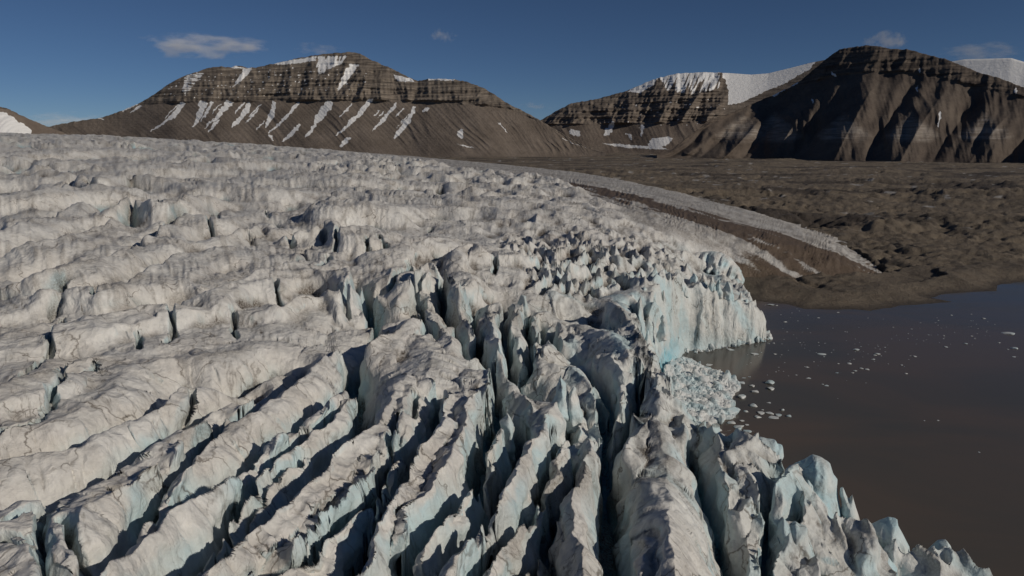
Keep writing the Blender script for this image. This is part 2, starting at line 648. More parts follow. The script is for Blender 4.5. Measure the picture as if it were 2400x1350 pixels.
# ---- ridges and crevasses read off the photograph (pixels of the 2400 px wide picture) and laid on the ice
crest(3, (-60,1015),(60,992),(133,982),(196,952),(247,927),(277,907),(310,856),(428,836),(520,826),(600,800))
crest(3, (100,862),(216,842),(330,818),(378,803),(478,781),(600,768),(658,753),(711,738),(741,725),(800,722),(850,722),(868,735),(882,780))
crev(-5, .3, (-60,1040),(0,1017),(100,980),(126,952),(121,932),(141,907),(181,879),(227,856))
crev(-11, .8, (-80,1092),(0,1077),(113,1050),(176,1033),(239,1010),(264,992),(312,972),(353,957),(398,919),(430,880),(520,892),(570,870),(610,850),(650,838))
crest(2.5, (-80,1102),(0,1083),(113,1057),(180,1041),(240,1018),(290,990),(343,968),(373,955),(403,925),(428,907))
crev(-9, .6, (-80,1200),(0,1178),(58,1159),(126,1133),(217,1101),(252,1075),(292,1053),(340,1025),(378,1008),(428,970),(479,947),(504,934),(530,925),(560,915),(600,890))
crev(-7, .4, (448,912),(433,934),(426,957),(413,972))
crest(4, (416,1025),(413,1055),(388,1080),(327,1118),(277,1143),(227,1171),(196,1186),(179,1226))
crest(3, (428,1005),(466,992),(516,970),(562,940),(590,925))
crev(-6, .3, (110,1140),(118,1170),(103,1190),(98,1225),(102,1265),(98,1300),(105,1330),(110,1400))
crev(-5, .3, (-40,1240),(30,1222),(60,1200),(108,1170))
crev(-5, .3, (-60,1262),(0,1257),(60,1258),(95,1275))
crev(-5, .3, (145,1220),(165,1240),(180,1270),(200,1300),(215,1325),(160,1345),(110,1322))
crest(3, (0,1290),(60,1285),(85,1330))
crest(3, (115,1250),(130,1240),(160,1300))
crest(3, (50,1170),(20,1210))
crev(-13, 1.0, (600,955),(564,971),(537,977),(506,997),(501,1010),(474,1038),(448,1068),(426,1088),(413,1111),(383,1143),(360,1171),(335,1201),(315,1237),(302,1266))
crev(-13, 1.0, (600,955),(615,932),(650,914),(688,879),(706,841))
crest(3, (608,965),(575,975),(545,989),(514,1016),(484,1046),(458,1078),(438,1098),(425,1120),(396,1152),(372,1182),(352,1206),(332,1236))
crest(3, (625,945),(660,922),(700,890),(740,850),(790,815),(810,815))
crev(-13, 1.0, (799,899),(776,917),(736,952),(723,962),(675,995),(640,1016),(600,1053),(572,1075),(537,1093),(494,1118),(466,1143),(428,1171),(378,1211),(335,1242),(297,1269),(249,1305),(219,1330),(206,1350),(195,1400))
crest(3.5, (808,910),(782,930),(742,962),(728,975),(680,1006),(645,1026),(602,1066),(577,1086),(540,1108),(500,1133),(470,1155),(432,1185),(382,1225),(338,1256),(300,1287),(262,1315),(235,1337),(222,1352),(210,1400))
crev(-14, 1.0, (774,972),(756,987),(741,1010),(726,1018),(696,1035),(673,1058),(625,1086),(600,1108),(567,1141),(540,1180),(525,1215),(505,1245),(460,1275),(420,1302),(385,1327),(360,1352),(330,1400))
crest(2.5, (825,915),(800,960),(765,1000),(722,1028),(690,1048),(648,1084),(604,1122),(575,1152),(548,1192),(530,1235),(480,1285),(420,1340))
crev(-8, .3, (760,1035),(716,1050),(700,1056),(663,1082),(638,1110),(600,1149),(567,1185),(541,1225),(519,1262),(480,1300),(430,1345))
crest(1, (721,1058),(683,1084),(663,1112),(635,1140),(600,1165),(574,1192),(530,1247),(500,1290),(450,1335),(400,1385))
crev(-17, 2.0, (841,1008),(790,1045),(768,1080),(745,1103),(700,1142),(660,1178),(630,1208),(595,1230),(554,1264),(511,1292),(466,1334),(446,1352),(400,1402))
crev(-19, 1.8, (834,1007),(852,982),(852,940),(842,907),(827,877),(819,841),(830,822),(854,816),(887,781),(872,743),(864,725),(852,693),(840,670))
crest(3.5, (955,875),(945,890),(927,910),(910,946),(895,968),(850,1014),(800,1044),(776,1075),(764,1102),(712,1146),(672,1180),(645,1205),(612,1226),(565,1266),(515,1314),(485,1352),(455,1402))
crest(3.5, (965,900),(940,960),(912,1036),(874,1062),(864,1093),(849,1113),(811,1145),(778,1168),(751,1198),(713,1239),(672,1276),(627,1314),(602,1327),(562,1372))
crev(-15, 1.2, (1028,917),(1023,932),(1028,955),(1026,977),(1008,1000),(990,1025),(963,1043),(927,1065),(902,1078),(892,1098),(890,1136),(872,1151),(854,1171),(839,1184),(814,1199),(781,1232),(751,1264),(726,1307),(663,1329),(615,1350),(560,1385))
crev(-9, .4, (970,922),(965,944),(958,972),(930,980),(922,1017),(915,1045))
crest(2, (955,1000),(945,1020),(950,1045))
crest(1.5, (963,1058),(927,1081),(912,1096),(904,1118),(902,1151),(885,1158),(872,1183),(856,1184),(829,1208),(803,1239),(778,1255),(753,1294),(723,1314),(652,1352),(600,1400))
crev(-16, 1.2, (990,1040),(968,1058),(966,1080),(958,1096),(943,1121),(922,1151),(902,1176),(885,1191),(867,1222),(859,1252),(837,1269),(827,1302),(796,1350),(770,1400))
crest(4, (1000,880),(1033,895),(1041,932),(1036,970),(1016,1017),(985,1047),(970,1073),(960,1100),(948,1128),(924,1163),(905,1193),(886,1221),(882,1252),(878,1280),(856,1320),(832,1352),(810,1400))
crest(4, (1160,845),(1145,890),(1098,932),(1091,960),(1078,1012),(1071,1028),(1055,1062),(1030,1100),(1015,1125),(995,1153),(955,1173),(937,1188),(932,1254),(908,1330),(890,1380))
crest(3, (1070,760),(1020,830),(1000,880))
crev(-18, 1.5, (1144,932),(1136,982),(1131,1015),(1124,1030),(1119,1060),(1124,1096),(1121,1123),(1101,1146),(1078,1156),(1053,1186),(1028,1211),(998,1237),(978,1262),(960,1282),(927,1305),(907,1350),(885,1400))
crev(-18, 1.2, (1210,1000),(1190,1010),(1170,985),(1169,950),(1169,907),(1164,866),(1160,830))
crest(2.5, (1190,958),(1180,985),(1168,1012),(1155,1037),(1140,1062),(1129,1103),(1126,1123),(1103,1156),(1086,1163),(1073,1188),(1048,1209),(1015,1244),(997,1269),(992,1302))
crest(0, (1055,1278),(1050,1292),(1025,1312),(985,1352),(960,1400))
crev(-18, 1.6, (1215,955),(1212,1010),(1199,1060),(1190,1080),(1156,1138),(1146,1183),(1121,1226),(1101,1251),(1068,1268),(1060,1307),(1002,1347),(965,1400))
crest(4, (1316,879),(1308,907),(1288,940),(1283,977),(1264,1010),(1248,1032),(1230,1062),(1215,1088),(1200,1123),(1180,1163),(1159,1191),(1149,1211),(1121,1244),(1081,1289),(1063,1314),(1042,1352),(1025,1400))
crev(-12, .8, (1310,985),(1298,1023),(1270,1100),(1263,1128),(1250,1161),(1225,1206),(1200,1232),(1162,1252),(1147,1264),(1127,1302),(1107,1352),(1095,1400))
crest(1, (1345,905),(1362,950),(1350,1010),(1315,1055),(1305,1111),(1270,1133),(1255,1153),(1240,1188),(1230,1221),(1197,1252),(1162,1302),(1142,1352))
crev(-12, .8, (1330,935),(1345,980),(1356,1075),(1338,1111),(1322,1143),(1295,1168),(1283,1211),(1263,1244),(1238,1287),(1200,1347),(1180,1400))
crest(3, (1386,861),(1399,907),(1404,957),(1382,1010),(1380,1047),(1371,1098),(1361,1136),(1343,1156),(1338,1188),(1345,1221),(1358,1264),(1363,1302),(1368,1342),(1372,1402))
crest(-1, (1301,1216),(1312,1240),(1325,1275))
crest(-2, (1270,1292),(1240,1330),(1215,1400))
crev(-12, .5, (1290,1245),(1283,1280),(1292,1320),(1300,1400))
crev(-21, 1.6, (1398,885),(1412,930),(1424,975),(1420,1020),(1430,1060),(1434,1086),(1427,1136),(1427,1186),(1434,1237),(1442,1262),(1448,1287),(1452,1350),(1455,1400))
crest(6, (1470,998),(1525,957),(1550,982),(1573,1022),(1568,1048),(1562,1086),(1563,1111),(1580,1150),(1572,1171),(1563,1196),(1568,1224),(1572,1250),(1578,1290),(1584,1350),(1588,1400))
crest(2, (1535,1257),(1518,1290),(1505,1340),(1500,1400))
crev(-18, 1.0, (1612,1010),(1630,1020),(1650,1068),(1668,1106),(1683,1131),(1696,1161),(1706,1181),(1726,1217),(1731,1249),(1726,1287),(1721,1350),(1718,1400))
crest(1, (1661,992),(1680,1030),(1694,1055),(1700,1100),(1710,1150),(1735,1165),(1760,1150))
crest(3, (1700,1052),(1740,1045),(1785,1027),(1819,1031),(1837,1050))
crest(1, (1750,1100),(1777,1135),(1790,1165),(1793,1219),(1783,1262),(1778,1300),(1781,1346),(1785,1400))
crev(-24, 1.2, (1830,1120),(1805,1140),(1800,1165),(1799,1237),(1800,1275),(1800,1320),(1795,1400))
crest(5, (1815,1165),(1860,1102),(1909,1082),(1935,1093),(1957,1125),(1967,1155),(2000,1180),(2025,1219),(2044,1252))
crest(1, (1893,1125),(1885,1180),(1890,1235))
crest(0, (1912,1162),(1935,1210),(1965,1250))
crest(0, (1840,1215),(1880,1225),(1895,1265),(1920,1320),(1940,1390))
crest(0, (1820,1280),(1860,1230))
crev(-14, .6, (1870,1170),(1890,1250),(1930,1290),(1960,1340),(1980,1400))
crest(0, (1975,1195),(2010,1240),(2050,1280),(2090,1330),(2120,1390))
crest(2, (2040,1228),(2062,1223),(2100,1217),(2110,1240),(2124,1268),(2160,1300),(2200,1340))
crest(3, (2194,1277),(2216,1270),(2235,1287),(2265,1328),(2302,1348),(2350,1380))
crev(-10, .6, (2030,1240),(2070,1290),(2120,1330),(2160,1380))
# upper left: the long low waves
shelf(5, -4, (-80,560),(0,535),(60,515),(140,487),(175,472),(200,470),(235,490))
shelf(6, -4, (235,492),(250,490),(287,457),(300,455),(325,462),(385,470),(430,450),(475,452),(520,470))
shelf(5, -4, (-80,640),(27,590),(50,567),(140,555),(155,547),(225,527),(257,512),(277,512),(302,532),(325,527))
shelf(6, -5, (-80,690),(0,667),(125,627),(165,612),(200,605),(275,587),(322,552),(375,525),(422,494),(470,500),(502,497),(560,490))
shelf(6, -5, (-80,710),(15,697),(100,677),(175,670),(275,665),(317,640),(360,620),(410,590),(490,580),(537,575),(580,575),(615,560))
shelf(4, -5, (490,562),(515,550),(560,532),(600,530),(640,520))
shelf(6, -6, (320,735),(445,697),(500,677),(525,665),(600,630),(635,622),(685,610),(700,585),(718,560))
shelf(6, -7, (702,557),(717,527),(740,515),(780,510),(800,530),(832,520),(852,527),(875,537))
shelf(6, -8, (915,605),(927,575),(950,567),(990,565),(1025,555),(1075,560))
shelf(6, -7, (1020,615),(1065,580),(1112,567),(1127,580),(1135,620))
shelf(8, -10, (885,697),(962,652),(1005,612),(1025,625),(1050,632),(1075,665),(1100,695))
shelf(7, -10, (740,690),(780,672),(807,665),(820,617),(850,635),(870,660),(888,690))
shelf(5, -5, (720,502),(750,465),(785,470),(832,462),(850,470),(882,467),(930,480))
shelf(5, -4, (0,425),(60,410),(120,395),(170,405),(230,415),(300,402),(380,412),(450,420))
shelf(5, -4, (0,455),(40,445),(100,440),(150,420),(200,410),(230,430),(300,440))
shelf(4, -4, (380,430),(440,410),(500,425),(560,430),(620,432),(700,440))
shelf(4, -3, (240,375),(300,365),(360,380),(430,375),(480,362),(560,372),(640,378))
shelf(4, -3, (0,362),(70,352),(130,345),(200,350),(260,345),(330,352))
shelf(4, -3, (640,395),(720,400),(790,410),(860,405),(940,425))
shelf(5, -3, (120,770),(200,740),(300,722),(360,712),(400,711),(412,720))
shelf(4, -3, (0,715),(60,700),(150,690))
shelf(3, -3, (-60,800),(20,780),(100,760),(140,742))
shelf(4, -4, (-60,905),(0,900),(60,878),(110,868),(180,848))
shelf(5, -6, (600,720),(655,712),(700,690),(735,690),(750,700))
# cracks of the upper left
for w, pts in ((.7, ((150,742),(143,760),(130,785),(115,805),(95,832),(75,850),(48,874))),
               (1.0, ((413,706),(401,728),(402,745),(406,765),(408,785),(385,800))),
               (.7, ((328,786),(326,800),(325,815))), (.5, ((238,690),(231,708),(227,724))),
               (.7, ((543,741),(548,760),(553,778))), (1.0, ((646,676),(652,695),(661,712),(664,740))),
               (.6, ((372,487),(376,500),(376,515))), (.8, ((491,522),(487,540),(489,562))),
               (.6, ((497,508),(508,518),(514,535))), (.6, ((223,750),(185,765),(182,745)))):
    q_ = [(*on_ice(p[0], p[1], 3.0), 0) for p in pts]
    stamp_slot(roughen(q_, 0.05), 6.0, w * 0.25)
for w, pts in ((2.2, ((695,548),(690,565),(684,585))), (1.6, ((800,565),(792,588),(786,598))), (1.5, ((865,585),(868,598))),
               (2, ((890,578),(905,592),(915,605))), (1.5, ((1157,600),(1160,625),(1158,645))), (2, ((900,690),(930,660),(960,640))),
               (1.6, ((1012,528),(1010,540))), (1.4, ((625,492),(631,508))), (1.6, ((770,610),(760,630),(748,645))),
               (1.6, ((820,700),(810,735),(795,700))), (2, ((975,700),(990,745),(1012,770))), (1.6, ((925,690),(965,700),(990,690)))):
    q_ = [(*on_ice(p[0], p[1], 2.0), 0) for p in pts]
    stamp_slot(roughen(q_, 0.06), 7.0, w * 0.3)
# serac maze above the front
crest(6, (1169,705),(1160,735),(1157,768),(1163,800))
crest(7, (1427,697),(1445,712),(1462,732),(1482,757),(1496,800),(1502,833))
crest(6, (1349,728),(1386,745),(1414,766),(1452,793),(1475,831),(1502,841),(1527,876),(1545,882),(1548,930))
crest(5, (1250,796),(1311,818),(1336,816),(1386,861))
crest(4, (1361,813),(1406,811),(1434,821),(1459,864),(1492,871))
crest(3, (1459,894),(1462,925),(1480,945),(1500,965))
crest(3, (1535,936),(1578,934),(1600,970),(1603,1005))
crest(5, (867,800),(922,775),(972,748),(1010,742))
crest(4, (1000,690),(1012,730),(1040,770),(1060,800))
crest(3, (1085,716),(1092,750),(1110,775))
crest(5, (1203,760),(1215,720),(1225,695))
crest(5, (1281,755),(1275,790))
crest(5, (1245,720),(1250,770),(1262,800))
crest(5, (1308,722),(1318,760))
crest(5, (1338,735),(1345,760))
crest(4, (1204,895),(1230,905),(1240,925))
crest(5, (1502,690),(1495,720),(1490,745))
crest(5, (1530,700),(1540,735),(1530,790))
crest(5, (1560,690),(1572,710),(1560,760))
crest(3, (1550,755),(1545,790))
crev(-16, 1.5, (1180,690),(1190,740),(1185,800),(1205,850),(1235,860),(1262,878),(1290,900))
crev(-14, 1.2, (1232,710),(1236,760),(1240,800),(1225,840))
crev(-14, 1.2, (1265,730),(1268,790))
crev(-14, 1.0, (1295,740),(1300,790),(1325,805),(1350,806))
crev(-16, 1.5, (1395,705),(1405,735),(1420,758),(1440,775))
crev(-14, 1.2, (1480,700),(1495,735),(1512,770),(1520,800),(1530,840))
crev(-14, 1.0, (1515,690),(1518,720),(1530,750))
crev(-15, 1.2, (1355,835),(1380,830),(1420,870),(1440,900),(1432,940))
crev(-14, 1.2, (1497,885),(1490,930),(1480,960),(1450,985))
crev(-14, 1.0, (1120,700),(1105,740),(1120,790),(1140,830))
crev(-13, 1.0, (1030,693),(1040,720),(1060,760),(1080,800),(1100,826))
crev(-13, 1.0, (960,706),(990,720),(1000,760),(1030,795))
crev(-14, 1.0, (1345,702),(1320,710),(1290,705))

# ---- region outline of the ice
EDGE = [(2600,1600,12),(2420,1420,16),(2304,1350,19),(2238,1290,23),(2172,1288,24),(2124,1269,27),(2104,1217,31),(2046,1240,31),(2010,1187,35),
        (1968,1157,39),(1938,1093,43),(1909,1082,43),(1860,1100,41),(1828,1140,20),(1845,1090,20),(1839,1052,41),(1819,1033,41),(1785,1029,41),(1740,1043,39),
        (1700,1046,38),(1663,994,41),(1640,1012,38),(1605,1000,38),(1584,934,38),(1552,880,40),(1525,965,0),(1550,920,0),(1573,870,0),(1612,826,0),(1680,817,0),(1740,807,0),
        (1798,796,0),(1790,772,0),(1762,725,0),(1742,702,0),(1735,669,2),(1790,668,2),(1900,662,2),(2050,655,3),(2120,640,5),
        (2085,600,12),(2030,566,17),(1962,537,23),(1852,502,30),(1702,465,37),(1560,432,44),(1400,406,49)]
poly = [at_z(*e) for e in EDGE]
poly += [at_d(1100, 372, 2600)[:2], at_d(850, 352, 3000)[:2], at_d(600, 334, 3600)[:2], (-9000, 6000), (-9000, -300), (200, -300)]

def inside_poly(xx, yy, P):
    r = np.zeros(xx.shape, bool)
    n = len(P)
    for k in range(n):
        x1, y1 = P[k]
        x2, y2 = P[(k + 1) % n]
        if y1 == y2:
            continue
        c = ((y1 > yy) != (y2 > yy)) & (xx < (x2 - x1) * (yy - y1) / (y2 - y1) + x1)
        r ^= c
    return r

def seg_dist(xx, yy, P, closed=False):
    d = np.full(xx.shape, 1e4, F32)
    n = len(P)
    for k in range(n if closed else n - 1):
        ax, ay = P[k][:2]
        bx, by = P[(k + 1) % n][:2]
        L = math.hypot(bx - ax, by - ay) + 1e-6
        ex, ey = (bx - ax) / L, (by - ay) / L
        t = np.clip((xx - ax) * ex + (yy - ay) * ey, 0, L)
        d = np.minimum(d, np.hypot(xx - ax - t * ex, yy - ay - t * ey))
    return d

wx = 2.2 * perlin(X / 9, Y / 9, 41) + 1.2 * perlin(X / 3.5, Y / 3.5, 42)
wy = 2.2 * perlin(X / 9, Y / 9, 43) + 1.2 * perlin(X / 3.5, Y / 3.5, 44)
q2 = 3
xs, ys = (X + wx)[::q2, ::q2], (Y + wy)[::q2, ::q2]
ins = inside_poly(xs, ys, poly)
ed = seg_dist(xs, ys, poly[:-6] + poly[-6:-3])
sd = np.where(ins, ed, -ed).astype(F32)          # + inside
sd = upsample(sd, AZ[::q2], UU[::q2])
front = poly[:EDGE.index((1742,702,0)) + 1]
fd = upsample(seg_dist(X[::q2, ::q2], Y[::q2, ::q2], front).astype(F32), AZ[::q2], UU[::q2])

# ---- pixel position of the bare base (to place regional character on the ground)
PX, PY = project(X, Y, B)

# crevassed-ice / smooth margin limit, moraine bands (lines on the ground)
def gline(pts):
    return [on_ice(p[0], p[1], 0) for p in pts]
mor_line = gline([(1060,398),(1150,407),(1250,418),(1330,432),(1450,457),(1560,488),(1660,517),(1760,545),(1850,572),(1930,598),(2000,620)])
xm, ym = X[::4, ::4], Y[::4, ::4]
mdist = upsample(seg_dist(xm, ym, mor_line), AZ[::4], UU[::4])
smooth_zone = gline([(1060,398),(1150,407),(1250,420),(1330,436),(1400,470),(1480,520),(1560,548),(1640,560),(1720,575),(1800,605),(1900,640),(2000,655)])
sz_poly = smooth_zone + [at_z(2150, 640, 5), at_z(2120, 588, 12), at_z(2050, 548, 17), at_z(1970, 518, 23), at_z(1856, 484, 30), at_z(1704, 450, 37), at_z(1560, 418, 44),
                         at_z(1400, 396, 49), at_d(1100, 370, 2700)[:2], at_d(850, 348, 3300)[:2], at_d(600, 330, 4200)[:2], at_d(620, 338, 2900)[:2], at_d(880, 372, 2100)[:2]]
szi = inside_poly(xm, ym, sz_poly)
szd = seg_dist(xm, ym, sz_poly, True)
szs = upsample(np.where(szi, szd, -szd).astype(F32), AZ[::4], UU[::4])
smooth = sstep(-12, 14, szs + 10 * perlin(X / 40, Y / 40, 50)).astype(F32)

# ---- relief
w1 = perlin(X / 30, Y / 30, 1)
w2 = perlin(X / 30, Y / 30, 2)
# long low waves lying across the view on the upper glacier
LA = np.log(Dg)
AAz = AZ[None].astype(F32) * np.ones((NR, 1), F32)
big = ridged(X / 150 + 0.5 * w1, Y / 85 + X / 260 + 0.35 * w2, 2, 5)
mid = ridged(X / 60 + 0.6 * w1, Y / 36 + X / 110 + 0.4 * w2, 2, 9)
kf = sstep(500, 1100, Dg)
rr1 = 1 - np.abs(perlin(X / 210 + 0.35 * w1, Y / 105 + X / 300 + 0.25 * w2, 5)) * 2.2
rr2 = 1 - np.abs(perlin(X / 95 + 0.4 * w1, Y / 48 + X / 150 + 0.3 * w2, 9)) * 2.2
rr3 = 1 - np.abs(perlin(X / 30 + 0.4 * w2, Y / 20 + X / 60 + 0.4 * w1, 12)) * 2.0
far_w = kf * (15 * rr1 + 4.5 * rr2 + 0.6 * rr3) + (1 - kf) * (3.0 * rr1 + 6.0 * rr2 + 1.3 * rr3)
far_w = far_w * (1 - 0.55 * sstep(1400, 2300, Dg)) - 4
kfl = np.clip(Dg / 220, 1, 5)
# serac chaos: blocks that read the same size from here, long axis along the fall line to the front
chs = chs_ = np.minimum(0.026 * Dg, 8.5) * (0.62 + 0.38 * sstep(520, 600, PY))
ch = ridged(AAz / 0.036 + 0.5 * w1, LA / 0.075 + 0.5 * w2, 2, 14)
ch2 = perlin(AAz / 0.012 + w2, LA / 0.03, 19)
chaos = (np.clip(ch, 0, 1) ** 1.5 * 1.25 - 0.6 + 0.3 * ch2) * chs
cz = np.exp(-(((PX - 1330) / 330) ** 2 + ((PY - 640) / 150) ** 2) ** 1.5).astype(F32)
cz = cz * (0.45 + 0.55 * sstep(480, 600, PY))
cz = np.clip(cz + 0.0 * np.exp(-(((PX - 1150) / 400) ** 2 + ((PY - 500) / 90) ** 2)), 0, 1)
nearz = sstep(690, 800, PY) * (1 - sstep(1480, 1560, PX) * (1 - sstep(880, 960, PY)))
P = far_w * (1 - cz) + chaos * cz
P = P * (1 - 0.9 * nearz) - 1.0 * nearz
amp = 1 - 0.93 * smooth
P = P * amp + smooth * (0.8 * perlin(X / 30 - Y / 70, Y / 14, 21) + 1.6 * perlin(X / 90, Y / 60, 22))

hvb = blur(hv, 5)
hcb = blur(hc, 4)
wvb = blur(wv, 3)
jag = perlin(arc / 2.3, arc * 0 + 3.3, 31) * 0.16 + perlin(arc / 8.0, arc * 0 + 9.3, 32) * 0.6
dve = np.maximum(dv - wvb, 0)
RM_ = np.maximum(26, 0.075 * Dg)
dve = np.minimum(dve, RM_)
dce = np.minimum(dc, RM_)
s = dve / (dve + dce * 0.9 + 0.05)
# flutes down the faces, across the crest line
fl = (perlin(arc / (1.6 * kfl), dce / (9.0 * kfl), 33) * 0.22 + perlin(arc / (4.2 * kfl), dce / (16.0 * kfl), 34) * 0.85) * np.sqrt(kfl) * 1.15
sh = 0.68 * (1 - (1 - s) ** 3.8) + 0.32 * s
hvb = np.where(hvb < -9, -9 + (hvb + 9) * 0.6, hvb)
Zl = hvb + (hcb - hvb) * sh + jag * sstep(0.4, 1.0, s) + fl * np.sin(np.pi * np.clip(s, 0, 1)) * 1.3
near_l = np.minimum(dv, dc)
R_l = np.maximum(np.minimum(RMAX, 8 + 0.12 * Dg), 0.075 * Dg)
wl = 1 - sstep(0.5, 1.0, near_l / R_l)
wl = wl * (1 - 0.9 * smooth)
Rel = P * (1 - wl) + Zl * wl
soft_zone = sstep(230, 290, Dg) * (1 - cz) * (1 - sstep(880, 1000, PX) * (1 - sstep(520, 440, PY)))
Rel = Rel * (1 - soft_zone) + blur(Rel, 2) * soft_zone
sag = AAz / 0.0075 + LA * 9.0 + 1.2 * w1
rib = perlin(sag, LA / 0.10 + w2, 171) + 0.5 * perlin(sag * 2.3, LA / 0.06, 172)
Rel += soft_zone * rib * 0.0016 * Dg * (1 - 0.5 * sstep(900, 1800, Dg)) * (1 - smooth)
Z = B + Rel
ffar = 1 - sstep(350, 900, Dg) * 0.75
Z += smooth * sstep(3, 25, szs) * np.where(mdist < 9999, 1, 0) * (1 - sstep(60, 130, szs)) * 1.6 * fbm(X / 12, Y / 9, 3, 163)
Z += (0.26 * fbm(X / 3.0, Y / 3.0, 2, 61) + 0.32 * fbm(X / 9, Y / 7, 2, 65)) * (1 - 0.7 * smooth) * ffar
Z = Z - slot
# serac teeth along the front
tooth = np.exp(-((sd - 5) / 6.0) ** 2) * np.clip(ridged(X / 7.0, Y / 7.0, 1, 71), 0, 1) ** 2
Z += tooth * 3.0 * (fd < 14) * (1 - smooth)
# the front: near vertical ice down to the water; elsewhere the ice thins out onto the land
isfront = 1 - sstep(15, 40, fd)
cp_ = [at_z(x_, y_, 0) for x_, y_ in ((1612,826),(1573,870),(1550,920),(1525,965))]
soft_ = upsample(np.exp(-(seg_dist(X[::4, ::4], Y[::4, ::4], cp_) / 22) ** 2).astype(F32), AZ[::4], UU[::4])
wall = sstep(-1.2, 3.6 + 2.0 * perlin(X / 6, Y / 6, 77) + 7 * soft_, sd)
thin = sstep(-6, 70, sd)
land_z = 2.0
Z = np.where(sd > -20, Z * (wall * isfront + (1 - isfront) * 1) + (-4) * (1 - wall) * isfront, Z)
Z = Z * 1.0 - (1 - isfront) * (1 - thin) * np.minimum(14, np.maximum(B - 0, 0) + 6)
sd_keep = sd

# ---- masks for colour
zb = blur(Z, 9)
zb2 = blur(Z, 30)
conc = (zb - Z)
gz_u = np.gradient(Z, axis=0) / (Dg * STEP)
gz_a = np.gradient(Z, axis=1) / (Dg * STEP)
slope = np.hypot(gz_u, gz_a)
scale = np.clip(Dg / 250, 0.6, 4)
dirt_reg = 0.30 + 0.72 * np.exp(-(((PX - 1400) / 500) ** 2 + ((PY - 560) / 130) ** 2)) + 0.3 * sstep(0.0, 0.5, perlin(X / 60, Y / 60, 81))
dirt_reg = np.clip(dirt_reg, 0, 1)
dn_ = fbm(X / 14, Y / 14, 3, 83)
dirt_shade = sstep(0.2, 1.2, conc / scale + 0.8 * dn_) * np.clip(dirt_reg * 1.4, 0, 1) * (1 - 0.8 * sstep(9, 16, zb2 - Z))
dirt_shade = np.maximum(dirt_shade, sstep(0.35, 0.9, fbm(X / 7, Y / 7, 3, 87) + 0.4 * dn_) * 0.55 * dirt_reg)
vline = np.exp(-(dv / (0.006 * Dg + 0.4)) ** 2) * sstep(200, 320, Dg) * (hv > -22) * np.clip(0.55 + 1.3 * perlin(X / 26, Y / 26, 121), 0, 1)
dirt_shade = np.maximum(dirt_shade, 0.85 * vline * (1 - smooth))
crest_shade = np.exp(-(dc / (0.010 * Dg + 0.5)) ** 2) * sstep(0.1, 0.5, perlin(X / 30, Y / 30, 122)) * 0.5  # grey shading painted along crest tops that slope away from the sun
dirt_shade = np.maximum(dirt_shade, crest_shade * (1 - smooth))
dirt_shade = np.maximum(dirt_shade, soft_zone * (1 - smooth) * sstep(0.15, 0.9, rib + 0.5 * dn_) * 0.45)
fz0 = 1 - sstep(20, 60, fd)
dl = np.abs(fbm(AAz / 0.055 + 0.5 * w1, LA / 0.085 + 0.5 * w2, 4, 111, 0.6))
dlm = sstep(0.0, 0.45, perlin(AAz / 0.12 + 3, LA / 0.22, 115) + 0.45 + 0.8 * (dirt_reg - 0.6))
dirt_shade = np.maximum(dirt_shade, (1 - sstep(0.0, 0.075, dl)) * dlm * 1.1 * (0.5 + 0.5 * sstep(-0.3, 0.6, conc / scale)))
flow = sstep(-0.1, 0.5, perlin(mdist / 5 + 0.6 * w1, Dg / 240, 118)) * 0.6 + 0.4 * sstep(0, 0.5, perlin(mdist / 1.8, Dg / 120, 119))
dirt_shade = dirt_shade * (1 - 0.8 * sstep(2.0, 4.5, slope) * fz0)
dirt_shade = np.maximum(dirt_shade, smooth * (0.30 + 0.6 * flow))
dirt_shade = np.maximum(dirt_shade, smooth * (0.12 + 0.35 * sstep(0, 0.6, perlin(X / 55 + 3 * w1, Y / 7 + X / 12, 90))))
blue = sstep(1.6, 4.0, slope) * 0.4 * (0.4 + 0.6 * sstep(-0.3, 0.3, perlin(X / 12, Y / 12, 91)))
blue = np.maximum(blue, sstep(3.5, 10, zb2 - Z) * 1.0)  # deep walls: blue ice, coloured stronger to turn their shade teal
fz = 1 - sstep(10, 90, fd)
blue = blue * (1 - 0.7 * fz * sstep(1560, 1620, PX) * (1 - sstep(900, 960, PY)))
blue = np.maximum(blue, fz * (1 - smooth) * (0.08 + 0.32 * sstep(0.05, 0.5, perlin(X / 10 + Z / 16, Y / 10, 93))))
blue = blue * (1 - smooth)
mw = np.interp(Dg[:, 0], [400, 700, 1000, 1700, 2500], [70, 55, 34, 45, 70])[:, None].astype(F32) * 0.62
stk = fbm(mdist / 16 + 0.4 * w1, Dg / 160, 2, 130)
mor = 1 - sstep(0.35, 1.9, mdist / mw + 0.55 * perlin(X / 45, Y / 45, 95) + 1.1 * stk)
mor = mor * sstep(-10, 6, szs)
toe = 1 - sstep(0, 38, sd + 18 * perlin(X / 35, Y / 35, 96) + 45 * stk)
toe = toe * (1 - isfront) * sstep(545, 600, PY) * sstep(1500, 1700, PX) * (1 - sstep(690, 760, PY))
toe2 = sstep(622, 676, PY + 26 * stk) * sstep(1700, 1820, PX) * (1 - sstep(670, 720, PY))
mor = np.clip(np.maximum(mor, np.maximum(toe * 0.85, toe2 * (0.75 + 0.5 * perlin(X / 30, Y / 12, 97)))), 0, 1)

